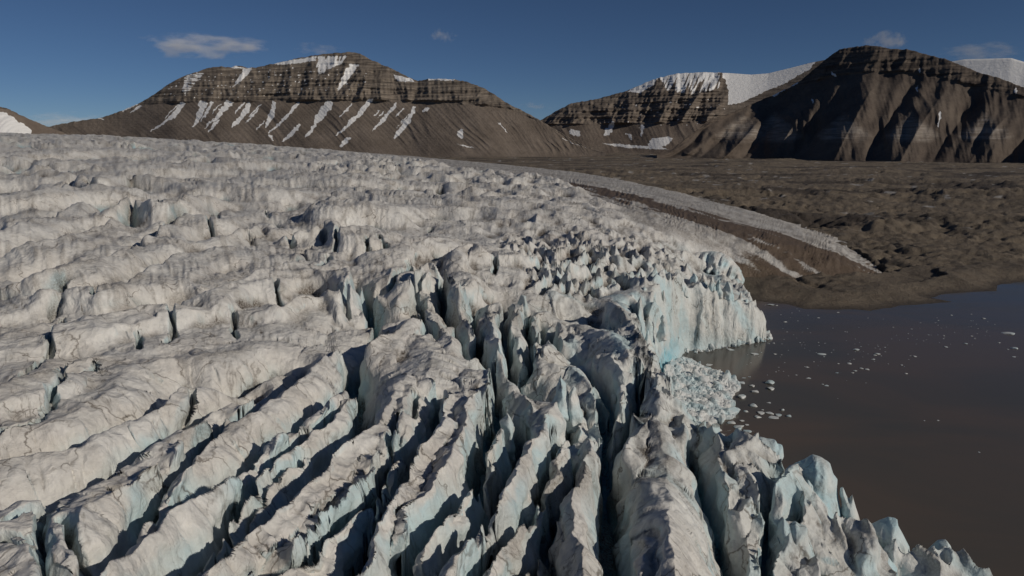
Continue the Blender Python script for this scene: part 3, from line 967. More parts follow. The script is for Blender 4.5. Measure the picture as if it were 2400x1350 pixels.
# ---- resample the rows of every column so that steep walls and near ice get more of them
NROW = 860
zbl = blur(Z, 6)
dzb = np.abs(np.diff(zbl, axis=0))
dzb = blur(dzb.astype(F32), 8)
Dm = 0.5 * (Dg[1:] + Dg[:-1])
base_dep = (np.maximum(H - B[1:], 18) / Dm) * STEP
wgt = base_dep + 0.55 * dzb / Dm + STEP * 0.02
cum = np.concatenate([np.zeros((1, NC), F32), np.cumsum(wgt, axis=0)], 0)
cum = cum / cum[-1:]
tgt = np.linspace(0, 1, NROW)
ridx = np.empty((NROW, NC), F32)
rr = np.arange(NR)
for j in range(NC):
    ridx[:, j] = np.interp(tgt, cum[:, j], rr)
i0 = np.clip(ridx.astype(int), 0, NR - 2)
fr = (ridx - i0).astype(F32)
jj = np.arange(NC)[None].repeat(NROW, 0)
def samp(a):
    return a[i0, jj] * (1 - fr) + a[i0 + 1, jj] * fr
Dv = np.exp(U0 + ridx * STEP)
Vx = Dv * np.sin(AZ)[None]
Vy = Dv * np.cos(AZ)[None]
Vz = samp(Z)
Vsd = samp(sd_keep)
# overhang and roughness: push steep walls sideways
nzx = perlin(Vz / 5 + Vx / 9, Vy / 9, 101) + 0.5 * np.round(2.2 * perlin(Vz / 9 + Vx / 12, Vx / 6 + Vy / 6, 103)) / 2.2
stp = sstep(0.8, 2.5, samp(slope))
Vx = Vx + nzx * stp * 1.3
Vy = Vy + perlin(Vz / 5, Vx / 9 + Vy / 9, 102) * stp * 1.1
GV = np.stack([Vx, Vy, Vz], -1).reshape(-1, 3)
GM = np.stack([samp(dirt_shade), samp(blue), samp(mor)], -1).reshape(-1, 3)
idx = np.arange(NROW * NC).reshape(NROW, NC)
Fq = np.stack([idx[:-1, :-1], idx[:-1, 1:], idx[1:, 1:], idx[1:, :-1]], -1)
zf = np.maximum(np.maximum(Vz[:-1, :-1], Vz[1:, 1:]), np.maximum(Vz[1:, :-1], Vz[:-1, 1:]))
sf = Vsd[:-1, :-1]
keep = (sf > -4) & (zf > -3.0)
Vm = samp(mor)
Vs = samp(smooth)
morf = (Vm[:-1, :-1] > 0.5) & (Vs[:-1, :-1] > 0.3)
smf = (Vs[:-1, :-1] > 0.5) & ~morf
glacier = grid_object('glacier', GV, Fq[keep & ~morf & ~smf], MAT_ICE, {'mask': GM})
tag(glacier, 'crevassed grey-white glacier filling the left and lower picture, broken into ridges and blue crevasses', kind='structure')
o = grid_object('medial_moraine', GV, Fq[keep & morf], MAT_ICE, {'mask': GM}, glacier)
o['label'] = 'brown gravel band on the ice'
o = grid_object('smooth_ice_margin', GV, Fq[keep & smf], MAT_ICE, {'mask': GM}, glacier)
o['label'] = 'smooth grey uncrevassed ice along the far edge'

# ------------------------------------------------------------------ land beyond the ice
shore_px = [(1600,668),(1700,690),(1745,702),(1800,706),(1850,712),(1892,722),(1980,728),(2040,731),(2085,722),(2100,717),(2150,712),(2190,706),(2236,706),
            (2180,698),(2240,690),(2300,686),(2340,685),(2343,672),(2362,666),(2420,662),(2560,666),(2700,672)]
shore = [at_z(x, y, 0) for x, y in shore_px]
land_poly = shore + [(9000, 700), (9000, 30000), (-30000, 30000), (-30000, 500), (-200, 460)]
LST = 0.0022
la = np.arange(-0.80, 0.80, LST)
ld = np.exp(np.arange(math.log(330), math.log(14000), LST * 0.9))
# rows: dense where the ground is seen obliquely near, sparse far away
dep = (H - 12) / ld
rows = np.interp(np.linspace(dep[0], dep[-1], 620), dep[::-1], ld[::-1])
rows = np.concatenate([rows[rows < 2500], np.exp(np.linspace(math.log(2500), math.log(14000), 150))])
LD = rows[:, None] * np.ones((1, len(la)))
LX = (LD * np.sin(la)[None]).astype(F32)
LY = (LD * np.cos(la)[None]).astype(F32)
wxl = 14 * perlin(LX / 60, LY / 60, 201) + 6 * perlin(LX / 20, LY / 20, 202)
wyl = 14 * perlin(LX / 60, LY / 60, 203) + 6 * perlin(LX / 20, LY / 20, 204)
w_l = lambda a_: 0.02 * wxl
lin = inside_poly(LX + 0.5 * wxl, LY + 0.5 * wyl, land_poly)
ldist = seg_dist(LX + 0.5 * wxl, LY + 0.5 * wyl, shore)
lsd = np.where(lin, ldist, -ldist)
lsd_pre = lsd
LZn = 1.9 * fbm(LX / 16 + w_l(LX), LY / 13, 3, 261)
hz_ = 0.25 + 1.15 * sstep(-0.2, 0.5, perlin(LX / 700, LY / 350, 205))
hum = LZn + 5.0 * sstep(0, 250, lsd_pre) * perlin(LX / 330, LY / 240, 263) + (9.0 * np.clip(fbm(LX / 150 + 0.3 * wxl / 20, LY / 110, 4, 210), -0.6, 1.3) + 2.2 * ridged(LX / 34, LY / 30, 4, 220)) * hz_
gul = -3.5 * np.clip(1 - np.abs(perlin(LX / 160 + 0.02 * wyl, LY / 260, 231)) * 9, 0, 1)
hum = hum * (1 - 0.6 * sstep(2400, 3400, LD))
rise = 7 * sstep(0, 40, lsd) + 12 * sstep(60, 900, lsd) + 8 * sstep(1200, 3600, lsd)
LZ = np.where(lsd > 0, rise + (hum + gul) * sstep(0, 90, lsd) * (1.35 - 0.1 * sstep(900, 2200, LD)), -3 + lsd * 0 )
LZ = np.where(lsd > 0, np.maximum(LZ, 0.4 * sstep(0, 6, lsd) - 0.2), np.maximum(-6, lsd * 0.5))
# keep the ground under the glacier
gx = ((np.arctan2(LX, LY) - A0) / STEP).astype(int).clip(0, NC - 1)
gu = ((np.log(LD) - U0) / STEP).astype(int).clip(0, NR - 1)
gs = sd_keep[gu, gx]
gB = B[gu, gx]
LZ = np.where((gs > -30) & (LD < D1), np.minimum(LZ, np.where(gs > 12, gB - 12 - 0.0 * gs, gB - 3 + 5 * sstep(0, -30, gs))), LZ)
LZ = np.where((gs > 10) & (LD < D1), np.minimum(LZ, gB - 14), LZ)
LZ = np.where((LD > D1) & (LX < 1000), np.minimum(LZ, 30), LZ)
dk = np.clip(sstep(0.1, 0.5, perlin(LX / 400, LY / 160, 240)) * 0.8 + (1 - sstep(2, 16, lsd)) * 0.7, 0, 1)
lsnow = sstep(0.62, 0.68, perlin(LX / 60, LY / 25, 245)) * 0.7 * sstep(800, 1500, LD)
LM = np.stack([dk, lsnow, dk * 0], -1).reshape(-1, 3)
LV = np.stack([LX, LY, LZ], -1).reshape(-1, 3)
ii = np.arange(LX.size).reshape(LX.shape)
Lf = np.stack([ii[:-1, :-1], ii[:-1, 1:], ii[1:, 1:], ii[1:, :-1]], -1)
kz = (LZ[:-1, :-1] > -5.5) & (gs[:-1, :-1] < 60)
land = grid_object('ground', LV, Lf[kz], MAT_GROUND, {'mask': LM})
tag(land, 'brown hummocky moraine plain between the ice, the water and the mountains', kind='structure')

# ------------------------------------------------------------------ water
me = bpy.data.meshes.new('water')
me.from_pydata([(-30000, -3000, 0), (30000, -3000, 0), (30000, 30000, 0), (-30000, 30000, 0)], [], [(0, 1, 2, 3)])
me.materials.append(MAT_WATER)
water = link(bpy.data.objects.new('water', me))
tag(water, 'dark brown silty fjord water in front of the ice cliff', kind='structure')

# ------------------------------------------------------------------ mountains
def poly_mask(px, py, P, soft=3.0):
    xs_ = [p[0] for p in P]
    ys_ = [p[1] for p in P]
    m = np.zeros(px.shape, F32)
    k = (px > min(xs_) - 6) & (px < max(xs_) + 6) & (py > min(ys_) - 6) & (py < max(ys_) + 6)
    if not k.any():
        return m
    a, b = px[k], py[k]
    i = inside_poly(a, b, P)
    d = seg_dist(a, b, P, True)
    m[k] = np.clip(0.5 + np.where(i, d, -d) / (2 * soft), 0, 1)
    return m

_sr = random.Random(5)
def strip(a, b, wa, wb, mid=None):
    """snow gully polygon from a (top) to b (foot) with half widths, uneven edges"""
    n = 9
    L, R_ = [], []
    bend = _sr.uniform(-0.08, 0.08) * math.hypot(b[0] - a[0], b[1] - a[1])
    for k in range(n):
        t = k / (n - 1)
        if mid:
            x = (1 - t) ** 2 * a[0] + 2 * t * (1 - t) * (2 * mid[0] - 0.5 * (a[0] + b[0])) + t * t * b[0]
            y = (1 - t) ** 2 * a[1] + 2 * t * (1 - t) * (2 * mid[1] - 0.5 * (a[1] + b[1])) + t * t * b[1]
        else:
            x = a[0] + (b[0] - a[0]) * t + bend * math.sin(math.pi * t)
            y = a[1] + (b[1] - a[1]) * t
        w = (wa + (wb - wa) * t) * (0.35 + 0.75 * math.sin(math.pi * min(1, 0.12 + 0.88 * t)) ** 0.6) * _sr.uniform(0.6, 1.15) * 0.8
        L.append((x - w, y - 0.3 * w))
        R_.append((x + w * _sr.uniform(0.6, 1.1), y + 0.3 * w))
    return L + R_[::-1]

def mountain(name, label, sil, cliff_y, D_c, foot_z, mat, snow=(), ncol=2.0, nrow=230, spur=None, slope_t=33, slope_c=50,
             cliff_amt=1.0, pale=None, step_amp=13.0, parent=None, rough=1.0, slant=1.0, calm=None):
    """face of a mountain from its foot to its skyline, and its back slope.
    sil: skyline pixels, cliff_y(px): pixel height of the foot of the cliffs, D_c(px): distance of the skyline"""
    sx = np.array([p[0] for p in sil], float)
    sy = np.array([p[1] for p in sil], float)
    px = np.arange(sx[0], sx[-1], ncol)
    if calm is not None:
        rough_px = calm(px)
    else:
        rough_px = 1.0
    py = np.interp(px, sx, sy) + 1.6 * rough * rough_px * perlin(px / 14, px * 0 + 1.7, 301) + 0.8 * rough * rough_px * perlin(px / 5, px * 0 + 4.7, 302)
    Dc_ = np.array([D_c(x) for x in px], float)
    dx = (px - 1200) / FPX
    yv = -(py - 675) / FPX
    dy = CP + yv * SP
    dz = -SP + yv * CP
    hd = np.hypot(dx, dy)
    zc = H + dz / hd * Dc_
    az = np.arctan2(dx, dy)
    yb = -(np.array([cliff_y(x) for x in px]) - 675) / FPX
    elb = (-SP + yb * CP) / np.hypot(dx, CP + yb * SP)
    zc = np.maximum(zc, foot_z + 12)
    zb_ = H + elb * (Dc_ - 350)
    zb_ = np.clip(zb_, foot_z + 4, zc - 3)
    tt, tc = math.tan(math.radians(slope_t)), math.tan(math.radians(slope_c))
    nb = 40
    v = np.linspace(0, 1, nrow)[:, None]
    ker = np.hanning(61); ker /= ker.sum()
    sm_ = lambda a_: np.convolve(np.pad(a_, 30, mode='edge'), ker, 'valid')
    zc_s = np.maximum(sm_(zc), foot_z + 12)
    dzc = zc - zc_s
    zc = zc_s
    zb_ = np.clip(sm_(zb_), foot_z + 4, zc - 3)
    total = sm_((zb_ - foot_z) / tt + (zc - zb_) / tc)
    kt = ((zb_ - foot_z) / tt / total)[None]
    v = v * np.ones((1, len(px)))
    on_t = v < kt
    zt = foot_z + (zb_ - foot_z)[None] * np.where(kt > 0, np.clip(v / np.maximum(kt, 1e-3), 0, 1), 0) ** 1.25
    zcl = zb_[None] + (zc - zb_)[None] * np.clip((v - kt) / np.maximum(1 - kt, 1e-3), 0, 1)
    Zm = np.where(on_t, zt, zcl)
    Zm = Zm + dzc[None] * v ** 5
    Rm = (Dc_ - total)[None] + total[None] * v  # columns share a smooth plan
    hh = np.clip((Zm - foot_z) / np.maximum(zc - foot_z, 1)[None], 0, 1)
    PXm = px[None] * np.ones_like(v)
    endf = np.minimum(sstep(0, 60, PXm - sx[0]), sstep(0, 60, sx[-1] - PXm))
    sp = 0
    if spur is not None:
        sp = spur(PXm, Zm, hh)
    cl = np.clip(sstep(-14, 10, Zm - zb_[None]), 0, 1)
    wq = PXm + slant * (Zm - zb_[None]) * FPX / Dc_[None] * -1.0
    gul_ = (34 * perlin(wq / 75, hh * 0.8, 311) + 16 * ridged(wq / 30 + perlin(PXm / 80, hh * 2, 313), hh * 0.7, 1, 312) * sstep(-.3, .4, perlin(PXm / 120, hh * 1.5, 314)) + 4 * perlin(wq / 7, hh * 3, 315)) * (1 - cl)
    but = (75 * ridged((PXm + 0.35 * (Zm - zb_[None]) * FPX / Dc_[None] * -1.0 + 22 * perlin(PXm / 90, hh * 2, 322)) / 58, hh * 1.6, 3, 321, 0.38) + 12 * perlin(PXm / 8, hh * 9, 325)) * cl * cliff_amt
    if calm is not None:
        cm = calm(PXm)
        but = but * cm
        gul_ = gul_ * (0.3 + 0.7 * cm)
    fade = np.sin(np.pi * np.clip(v, 0, 1) ** 0.9) ** 0.6 * 0.85 + 0.15
    Rm = Rm - (sp + gul_ * rough + but) * fade * endf
    # strata: benches and risers
    st_ = np.sin(Zm / 13.0 + 2.0 * perlin(PXm / 300, Zm / 200, 331)) + 0.6 * np.sin(Zm / 5.7 + perlin(PXm / 100, Zm / 60, 332) * 2)
    Rm = Rm + st_ * step_amp * cl * fade * (cm if calm is not None else 1)
    # back slope
    vb = np.linspace(0, 1, 14)[1:, None]
    Rb = Dc_[None] + vb * 1600
    Zb = (zc + dzc)[None] - vb ** 1.3 * (zc[None] - foot_z + 60)
    R_all = np.concatenate([Rm, Rb], 0)
    Z_all = np.concatenate([Zm, Zb], 0)
    cl_all = np.concatenate([cl, np.zeros_like(Zb)], 0)
    MX = R_all * np.sin(az)[None]
    MY = R_all * np.cos(az)[None]
    qx, qy = project(MX, MY, Z_all)
    jx = qx + 3.0 * perlin(qx / 6, qy / 9, 341) + 3 * perlin(qx / 16, qy / 16, 343)
    jy = qy + 1.5 * perlin(qx / 5, qy / 5, 342)
    sm = np.zeros(qx.shape, F32)
    for Pn in snow:
        if callable(Pn):
            sm = np.maximum(sm, Pn(jx, jy, qx, qy, Z_all, R_all))
        else:
            sm = np.maximum(sm, poly_mask(jx, jy, Pn, 1.6))
    pm = pale(jx, jy, Z_all) if pale is not None else np.zeros(qx.shape)
    V_ = np.stack([MX, MY, Z_all], -1).reshape(-1, 3)
    M_ = np.stack([sm, cl_all, pm], -1).reshape(-1, 3)
    n0, n1 = MX.shape
    ii = np.arange(n0 * n1).reshape(n0, n1)
    F_ = np.stack([ii[:-1, :-1], ii[:-1, 1:], ii[1:, 1:], ii[1:, :-1]], -1)
    sn = (sm[:-1, :-1] + sm[1:, 1:]) * 0.5 > 0.5
    o_ = grid_object(name, V_, F_[~sn], mat, {'mask': M_}, parent)
    tag(o_, label, kind='structure')
    if sn.any():
        c_ = grid_object('snow', V_, F_[sn], mat, {'mask': M_}, o_)
    return o_

ROCK_L = mat_rock('brown_rock', (0.150, 0.125, 0.105), (0.215, 0.182, 0.155), ((0.10, 0.085, 0.073), (0.25, 0.215, 0.18)))
ROCK_M = mat_rock('brown_rock_far', (0.16, 0.13, 0.11), (0.22, 0.185, 0.155), ((0.10, 0.084, 0.072), (0.23, 0.195, 0.165)))
ROCK_R = mat_rock('cloud_shaded_rock', (0.095, 0.077, 0.067), (0.15, 0.125, 0.105), ((0.065, 0.054, 0.048), (0.155, 0.127, 0.105)), (0.34, 0.31, 0.28))  # rock colour darkened to stand in for cloud shadow on this mountain

silL = [(60,318),(95,305),(125,293),(180,284),(240,275),(290,258),(330,240),(360,222),(390,200),(420,183),(470,165),(490,158),(520,156),(560,161),(600,158),(640,150),
        (700,136),(760,127),(820,122),(840,124),(870,140),(920,162),(960,182),(980,190),(1000,185),(1050,185),(1090,190),(1130,205),(1160,222),
        (1190,243),(1230,262),(1280,290),(1330,320),(1380,345),(1420,358)]
gullies = [strip((428,240),(352,308),8,5,(405,272)), strip((480,238),(452,300),16,4,(470,262)), strip((498,238),(470,285),6,3),
           strip((540,237),(500,285),14,6,(520,262)), strip((585,240),(540,300),7,8,(570,270)), strip((515,280),(490,310),4,5),
           strip((645,238),(622,300),8,8,(638,265)), strip((700,240),(630,312),6,3,(670,275)), strip((775,238),(735,292),14,9,(755,268)),
           strip((740,290),(715,322),4,5), strip((702,290),(662,332),5,9,(685,312)), strip((870,232),(788,318),9,6,(835,275)),
           strip((930,240),(872,308),5,5,(905,272)), strip((973,250),(922,325),6,9,(955,285)), strip((1006,252),(990,262),8,5),
           strip((320,242),(285,262),8,4), strip((330,248),(305,264),4,3), strip((228,277),(245,280),12,4), strip((632,316),(640,330),6,6),
           strip((1082,302),(1080,325),5,14), strip((1080,340),(1110,346),16,12), strip((1320,325),(1370,345),5,14), strip((1165,285),(1190,312),2,3),
           strip((820,322),(800,345),6,10)]
for _k in range(16):
    _x = _sr.uniform(360, 1010)
    _y = _sr.uniform(240, 285)
    _l = _sr.uniform(12, 38)
    gullies.append(strip((_x, _y), (_x - _l * 0.95, _y + _l), _sr.uniform(1.5, 3), _sr.uniform(1.5, 3.5)))
def capL(jx, jy, qx, qy, z, r):
    a = poly_mask(jx, jy, [(640,148),(740,132),(738,142),(700,148),(650,152)], 2)
    b = poly_mask(jx, jy, [(745,132),(815,130),(800,150),(770,162),(748,176),(742,155)], 2) * np.clip(0.85 + 0.9 * perlin((qx + qy * 0.35) / 3.2, qy / 26, 371), 0, 1)
    c = poly_mask(jx, jy, [(820,150),(842,150),(830,170),(800,205),(790,215),(800,185)], 2) * 0.9
    d = poly_mask(jx, jy, [(925,175),(965,184),(972,192),(930,190)], 2)
    e = poly_mask(jx, jy, [(435,178),(480,165),(470,185),(435,222),(425,210)], 2) * np.clip(0.6 + 1.1 * perlin(qx / 22, qy / 2.2, 373), 0, 1)
    f = poly_mask(jx, jy, [(570,160),(592,158),(572,185),(545,205),(560,180)], 2)
    g = poly_mask(jx, jy, [(1003,183),(1065,184),(1065,189),(1003,188)], 1.5)
    bits = sstep(0.55, 0.7, perlin(qx / 7, qy / 4, 350)) * poly_mask(jx, jy, [(380,190),(640,150),(880,160),(860,225),(360,232)], 8)
    return np.maximum.reduce([a, b, c, d, e, f, g, bits])
mountain('mountain', 'long brown table mountain with banded cliffs and slanting snow gullies', silL,
         lambda x: float(np.interp(x, [60, 360, 1000, 1190, 1230, 1420], [300, 237, 234, 246, 262, 358])),
         lambda x: float(np.interp(x, [60, 400, 830, 1000, 1190, 1420], [7600, 6900, 6300, 5900, 5600, 5200])), 15, ROCK_L,
         snow=gullies + [capL], ncol=1.5, nrow=300, slope_c=46, slant=-1.1)

silM = [(1240,300),(1275,277),(1300,262),(1340,242),(1400,232),(1440,220),(1470,213),(1510,195),(1545,182),(1590,172),(1640,170),(1690,170),(1760,175),
        (1800,172),(1850,160),(1900,147),(1960,135),(2020,140)]
def snowM(jx, jy, qx, qy, z, r):
    a = poly_mask(jx, jy, [(1468,214),(1510,194),(1545,180),(1530,200),(1500,218)], 2)
    b = poly_mask(jx, jy, [(1545,180),(1590,170),(1690,168),(1685,205),(1660,215),(1620,222),(1560,210)], 2) * np.clip(0.95 + 1.1 * perlin((qx + qy * 0.4) / 5.0, qy / 40, 372) - (qy - 178) / 60, 0, 1)
    c = poly_mask(jx, jy, [(1690,168),(1760,173),(1850,158),(1910,145),(1900,160),(1840,195),(1790,215),(1740,240),(1708,246),(1705,200)], 2)
    bits = sstep(0.62, 0.75, perlin(qx / 9, qy / 6, 351)) * poly_mask(jx, jy, [(1430,240),(1700,225),(1700,300),(1420,300)], 8)
    return np.maximum.reduce([a, b, c, bits])
mountain('mountain', 'far mountain with a snow bowl and dark buttresses between the two nearer ones', silM,
         lambda x: float(np.interp(x, [1240, 1560, 2020], [290, 288, 280])), lambda x: 7600.0, 25, ROCK_M,
         snow=[snowM, strip((1437,285),(1420,318),10,10), strip((1506,293),(1506,320),4,4), strip((1475,314),(1480,328),8,5),
               strip((1420,338),(1560,348),14,26), strip((1570,322),(1530,345),18,30), strip((1350,305),(1345,318),22,14)],
         ncol=1.5, nrow=220, slope_c=42, slant=-0.6, cliff_amt=1.5, calm=lambda x: 1 - sstep(1680, 1715, x))

silR = [(1540,365),(1575,350),(1600,330),(1640,300),(1660,282),(1720,262),(1800,228),(1850,205),(1880,186),(1910,160),(1935,140),(1965,117),(2000,110),(2035,106),
        (2060,110),(2100,116),(2125,115),(2160,125),(2220,140),(2250,152),(2300,172),(2340,182),(2400,205),(2480,230),(2600,250),(2750,300)]
SPX = [1700, 1815, 1978, 2138, 2300, 2450, 2600]
STZ = [0.55, 0.62, 0.66, 0.70, 0.78, 0.8, 0.8]
def spurR(px, z, hh):
    # truncated spurs: each a ridge whose line leans to the right with height
    r = np.zeros(px.shape)
    for c, w in zip(SPX, (60, 85, 90, 85, 95, 90, 90)):
        cx = c + 130 * hh
        d = np.abs(px - cx) / w
        r = np.maximum(r, np.clip(1 - d, 0, 1) * 210 * sstep(0.85, 0.3, hh))
    return r + 70 * perlin(px / 60 - hh, hh * 2, 360) + 25 * perlin(px / 22 - hh * 2, hh * 4, 361)
def paleR(jx, jy, z):
    m = 0
    for c in (1740, 1815, 1978, 2138, 2310):
        m = np.maximum(m, poly_mask(jx, jy, [(c, 268), (c + 62, 318), (c + 40, 330), (c - 45, 330), (c - 60, 318)], 7))
    return np.clip(m, 0, 1) * 0.8
mountain('mountain', 'dark mountain on the right with pyramid spurs and a cliffed flat top', silR,
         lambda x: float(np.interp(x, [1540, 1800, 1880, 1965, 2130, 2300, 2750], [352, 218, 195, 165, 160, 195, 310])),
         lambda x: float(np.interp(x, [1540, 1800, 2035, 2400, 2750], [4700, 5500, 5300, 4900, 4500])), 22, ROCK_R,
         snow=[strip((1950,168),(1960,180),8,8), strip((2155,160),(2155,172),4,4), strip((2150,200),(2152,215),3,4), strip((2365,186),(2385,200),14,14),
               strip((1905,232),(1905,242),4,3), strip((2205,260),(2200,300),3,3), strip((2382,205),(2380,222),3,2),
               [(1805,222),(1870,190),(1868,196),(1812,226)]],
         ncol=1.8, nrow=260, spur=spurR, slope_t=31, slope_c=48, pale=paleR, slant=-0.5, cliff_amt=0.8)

SNOWM = ROCK_M
allsnow = lambda jx, jy, qx, qy, z, r: np.ones(qx.shape, F32)
mountain('mountain', 'smooth snow dome far behind the dark right mountain', [(2180,175),(2225,145),(2260,139),(2300,138),(2370,136),(2400,145),(2500,160),(2700,190)],
         lambda x: 260.0, lambda x: 9500.0, 40, ROCK_M, snow=[allsnow], ncol=4, nrow=60, rough=0.0, cliff_amt=0.1, step_amp=0)
mountain('mountain', 'small brown hill with a snow field at the far left', [(-260,240),(-80,236),(0,250),(30,258),(60,275),(120,300),(170,318)],
         lambda x: 252.0, lambda x: 6800.0, 40, ROCK_M, snow=[[(-300,270),(10,262),(30,275),(75,305),(60,330),(-300,330)]], ncol=2, nrow=80, cliff_amt=0.3, step_amp=3)
mountain('mountain', 'snowy peak tip showing behind the long table mountain', [(500,175),(535,162),(550,154),(568,155),(590,162),(640,175)],
         lambda x: 170.0, lambda x: 9500.0, 40, ROCK_M, snow=[[(535,165),(550,152),(570,160),(600,163),(600,175),(540,170)]], ncol=2, nrow=60, rough=0.4, cliff_amt=0.1, step_amp=0)

# ------------------------------------------------------------------ seracs: single towers and blocks of the front
def Acrop(pts):
    return [(1500 + x / 2.6667, 900 + y / 2.6667) for x, y in pts]

def serac(outline, anchor, thick, yaw=0.0, grid=None, seed=0, blue=0.35, lean=0.0):
    """a block of ice whose face has the given outline (photo pixels) and stands at the distance of anchor (px, py, z)"""
    ax, ay = at_z(*anchor)
    D = math.hypot(ax, ay)
    tx, ty = ax / D, ay / D                     # away from the camera
    nxv = (tx * math.cos(yaw) - ty * math.sin(yaw), tx * math.sin(yaw) + ty * math.cos(yaw))
    rx, ry = nxv[1], -nxv[0]                    # along the face
    P2 = []
    for px, py in outline:
        dx, dy, dz = ray(px, py)
        # hit of the ray with the vertical plane through the anchor
        t = (ax * nxv[0] + ay * nxv[1]) / (dx * nxv[0] + dy * nxv[1])
        hx, hy, hz = dx * t, dy * t, H + dz * t
        P2.append(((hx - ax) * rx + (hy - ay) * ry, hz))
    xs_ = [p[0] for p in P2]
    zs_ = [p[1] for p in P2]
    w, h = max(xs_) - min(xs_), max(zs_) - min(zs_)
    st = grid or max(0.3, min(w, h) / 40)
    # uneven outline
    P3 = []
    rs = random.Random(seed)
    for (x1, z1), (x2, z2) in zip(P2, P2[1:] + P2[:1]):
        L = math.hypot(x2 - x1, z2 - z1)
        m_ = max(1, int(L / 1.5))
        for q_ in range(m_):
            t = q_ / m_
            o_ = rs.gauss(0, 0.10) * min(L, 3)
            P3.append((x1 + (x2 - x1) * t - (z2 - z1) / L * o_, z1 + (z2 - z1) * t + (x2 - x1) / L * o_))
    gx_ = np.arange(min(xs_) - 2 * st, max(xs_) + 3 * st, st)
    gz_ = np.arange(min(zs_) - 2 * st, max(zs_) + 3 * st, st)
    Gx, Gz = np.meshgrid(gx_, gz_)
    ins_ = inside_poly(Gx, Gz, P3)
    d, nx_, nz_ = seg_near(Gx, Gz, P3)
    out = ~ins_
    Gx = np.where(out, nx_, Gx)
    Gz = np.where(out, nz_, Gz)
    d = np.where(out, 0, d)
    k = np.clip(d / (0.5 * thick), 0, 1)
    prof = (0.55 * k ** 0.7 + 0.45 * np.sqrt(np.clip(1 - (1 - k) ** 2, 0, 1)))
    sx1, sz1, sx2 = rs.uniform(-.5, .5), rs.uniform(-.3, .2), rs.uniform(0, 9)
    facet = 0.8 + 0.55 * ridged(Gx / 6 + sx2, Gz / 14, 2, 430 + seed) + 0.05 * perlin(Gx / 1.2, Gz / 2.2, 440 + seed)
    f = prof * thick * 0.6 * np.clip(facet, 0.3, 1.6)
    bk = prof * thick * 0.6
    fl_ = 0.22 * perlin(Gx / 1.1, Gz / 9, 450 + seed)
    n0, n1 = Gx.shape
    def world(off):
        zz = (Gz - min(zs_)) / max(h, 1)
        off = off + lean * zz
        return np.stack([ax + rx * Gx + nxv[0] * off, ay + ry * Gx + nxv[1] * off, Gz], -1).reshape(-1, 3)
    Vf = world(-f + fl_ * prof)
    Vb = world(bk)
    ii = np.arange(n0 * n1).reshape(n0, n1)
    cell = ins_[:-1, :-1] | ins_[1:, 1:] | ins_[:-1, 1:] | ins_[1:, :-1]
    Ff = np.stack([ii[:-1, :-1], ii[:-1, 1:], ii[1:, 1:], ii[1:, :-1]], -1)[cell]
    Fb = Ff[:, ::-1] + n0 * n1
    V_ = np.concatenate([Vf, Vb], 0)
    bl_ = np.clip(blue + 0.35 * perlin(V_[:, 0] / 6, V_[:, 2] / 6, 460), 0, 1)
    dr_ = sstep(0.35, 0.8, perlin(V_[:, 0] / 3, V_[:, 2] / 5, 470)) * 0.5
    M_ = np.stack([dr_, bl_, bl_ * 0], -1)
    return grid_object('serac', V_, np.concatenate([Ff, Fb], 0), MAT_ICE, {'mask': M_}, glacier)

serac(Acrop([(640,365),(690,350),(760,335),(800,342),(850,350),(862,378),(890,380),(902,400),(898,450),(870,500),(845,530),(835,580),(820,620),(808,600),
             (805,545),(780,540),(735,575),(715,700),(640,700),(640,510),(615,440),(615,400)]), (1800,1040,41), 9, 0.15, seed=1)
serac(Acrop([(520,560),(560,515),(640,510),(700,540),(740,600),(762,640),(782,700),(788,800),(772,950),(745,1080),(760,1300),(600,1300),(590,1000),(575,850),(515,680)]),
      (1755,1105,36), 9, 0.2, seed=2, blue=0.15)
serac(Acrop([(430,235),(452,300),(472,360),(512,400),(522,480),(508,580),(500,700),(420,700),(400,500),(368,390),(348,320),(345,285),(378,265)]), (1661,992,42), 5, 0.5, seed=3, blue=0.1)
serac(Acrop([(530,400),(560,388),(600,420),(626,480),(630,640),(540,640),(515,500)]), (1712,1050,38), 7, 0.2, seed=4, blue=0.4)
serac(Acrop([(545,388),(580,365),(612,360),(618,460),(560,460)]), (1725,1040,38), 5, 0.1, seed=5)
serac(Acrop([(800,760),(820,700),(850,680),(890,630),(920,580),(970,535),(1030,500),(1090,480),(1150,490),(1190,530),(1220,590),(1240,660),(1262,760),(1270,1000),(1150,1100),(850,1050),(795,900)]),
      (1909,1083,41), 14, 0.15, seed=6, blue=0.45, lean=3)
serac(Acrop([(1050,595),(1078,640),(1095,720),(1100,900),(1030,1000),(930,960),(955,800),(1000,680)]), (1895,1126,40), 7, 0.1, seed=7, blue=0.4)
serac(Acrop([(1110,700),(1150,760),(1212,830),(1252,900),(1260,1050),(1150,1100),(1060,1000),(1048,860),(1080,760)]), (1916,1164,37), 7, 0.25, seed=8, blue=0.4)
serac(Acrop([(900,838),(935,882),(970,868),(1000,890),(1035,900),(1062,990),(1100,1060),(1160,1260),(780,1260),(795,1110),(860,1050),(806,1040),(800,1000),(850,930)]),
      (1840,1218,38), 10, 0.1, seed=9, blue=0.35)
serac(Acrop([(1250,652),(1272,645),(1290,690),(1303,722),(1325,692),(1345,720),(1352,770),(1400,900),(1300,900),(1255,800)]), (1985,1150,34), 5, 0.2, seed=10, blue=0.2)
serac(Acrop([(1440,880),(1500,862),(1560,842),(1610,845),(1622,880),(1645,940),(1690,1060),(1560,1100),(1470,1000),(1432,920)]), (2095,1218,31), 7, 0.3, seed=11, blue=0.3)
serac(Acrop([(1700,1040),(1722,1025),(1745,1045),(1780,1030),(1800,1050),(1835,1010),(1860,985),(1910,982),(1945,1010),(1970,1070),(2040,1140),(2060,1250),(1800,1250),(1720,1110)]),
      (2200,1273,23), 7, 0.3, seed=12, blue=0.25)
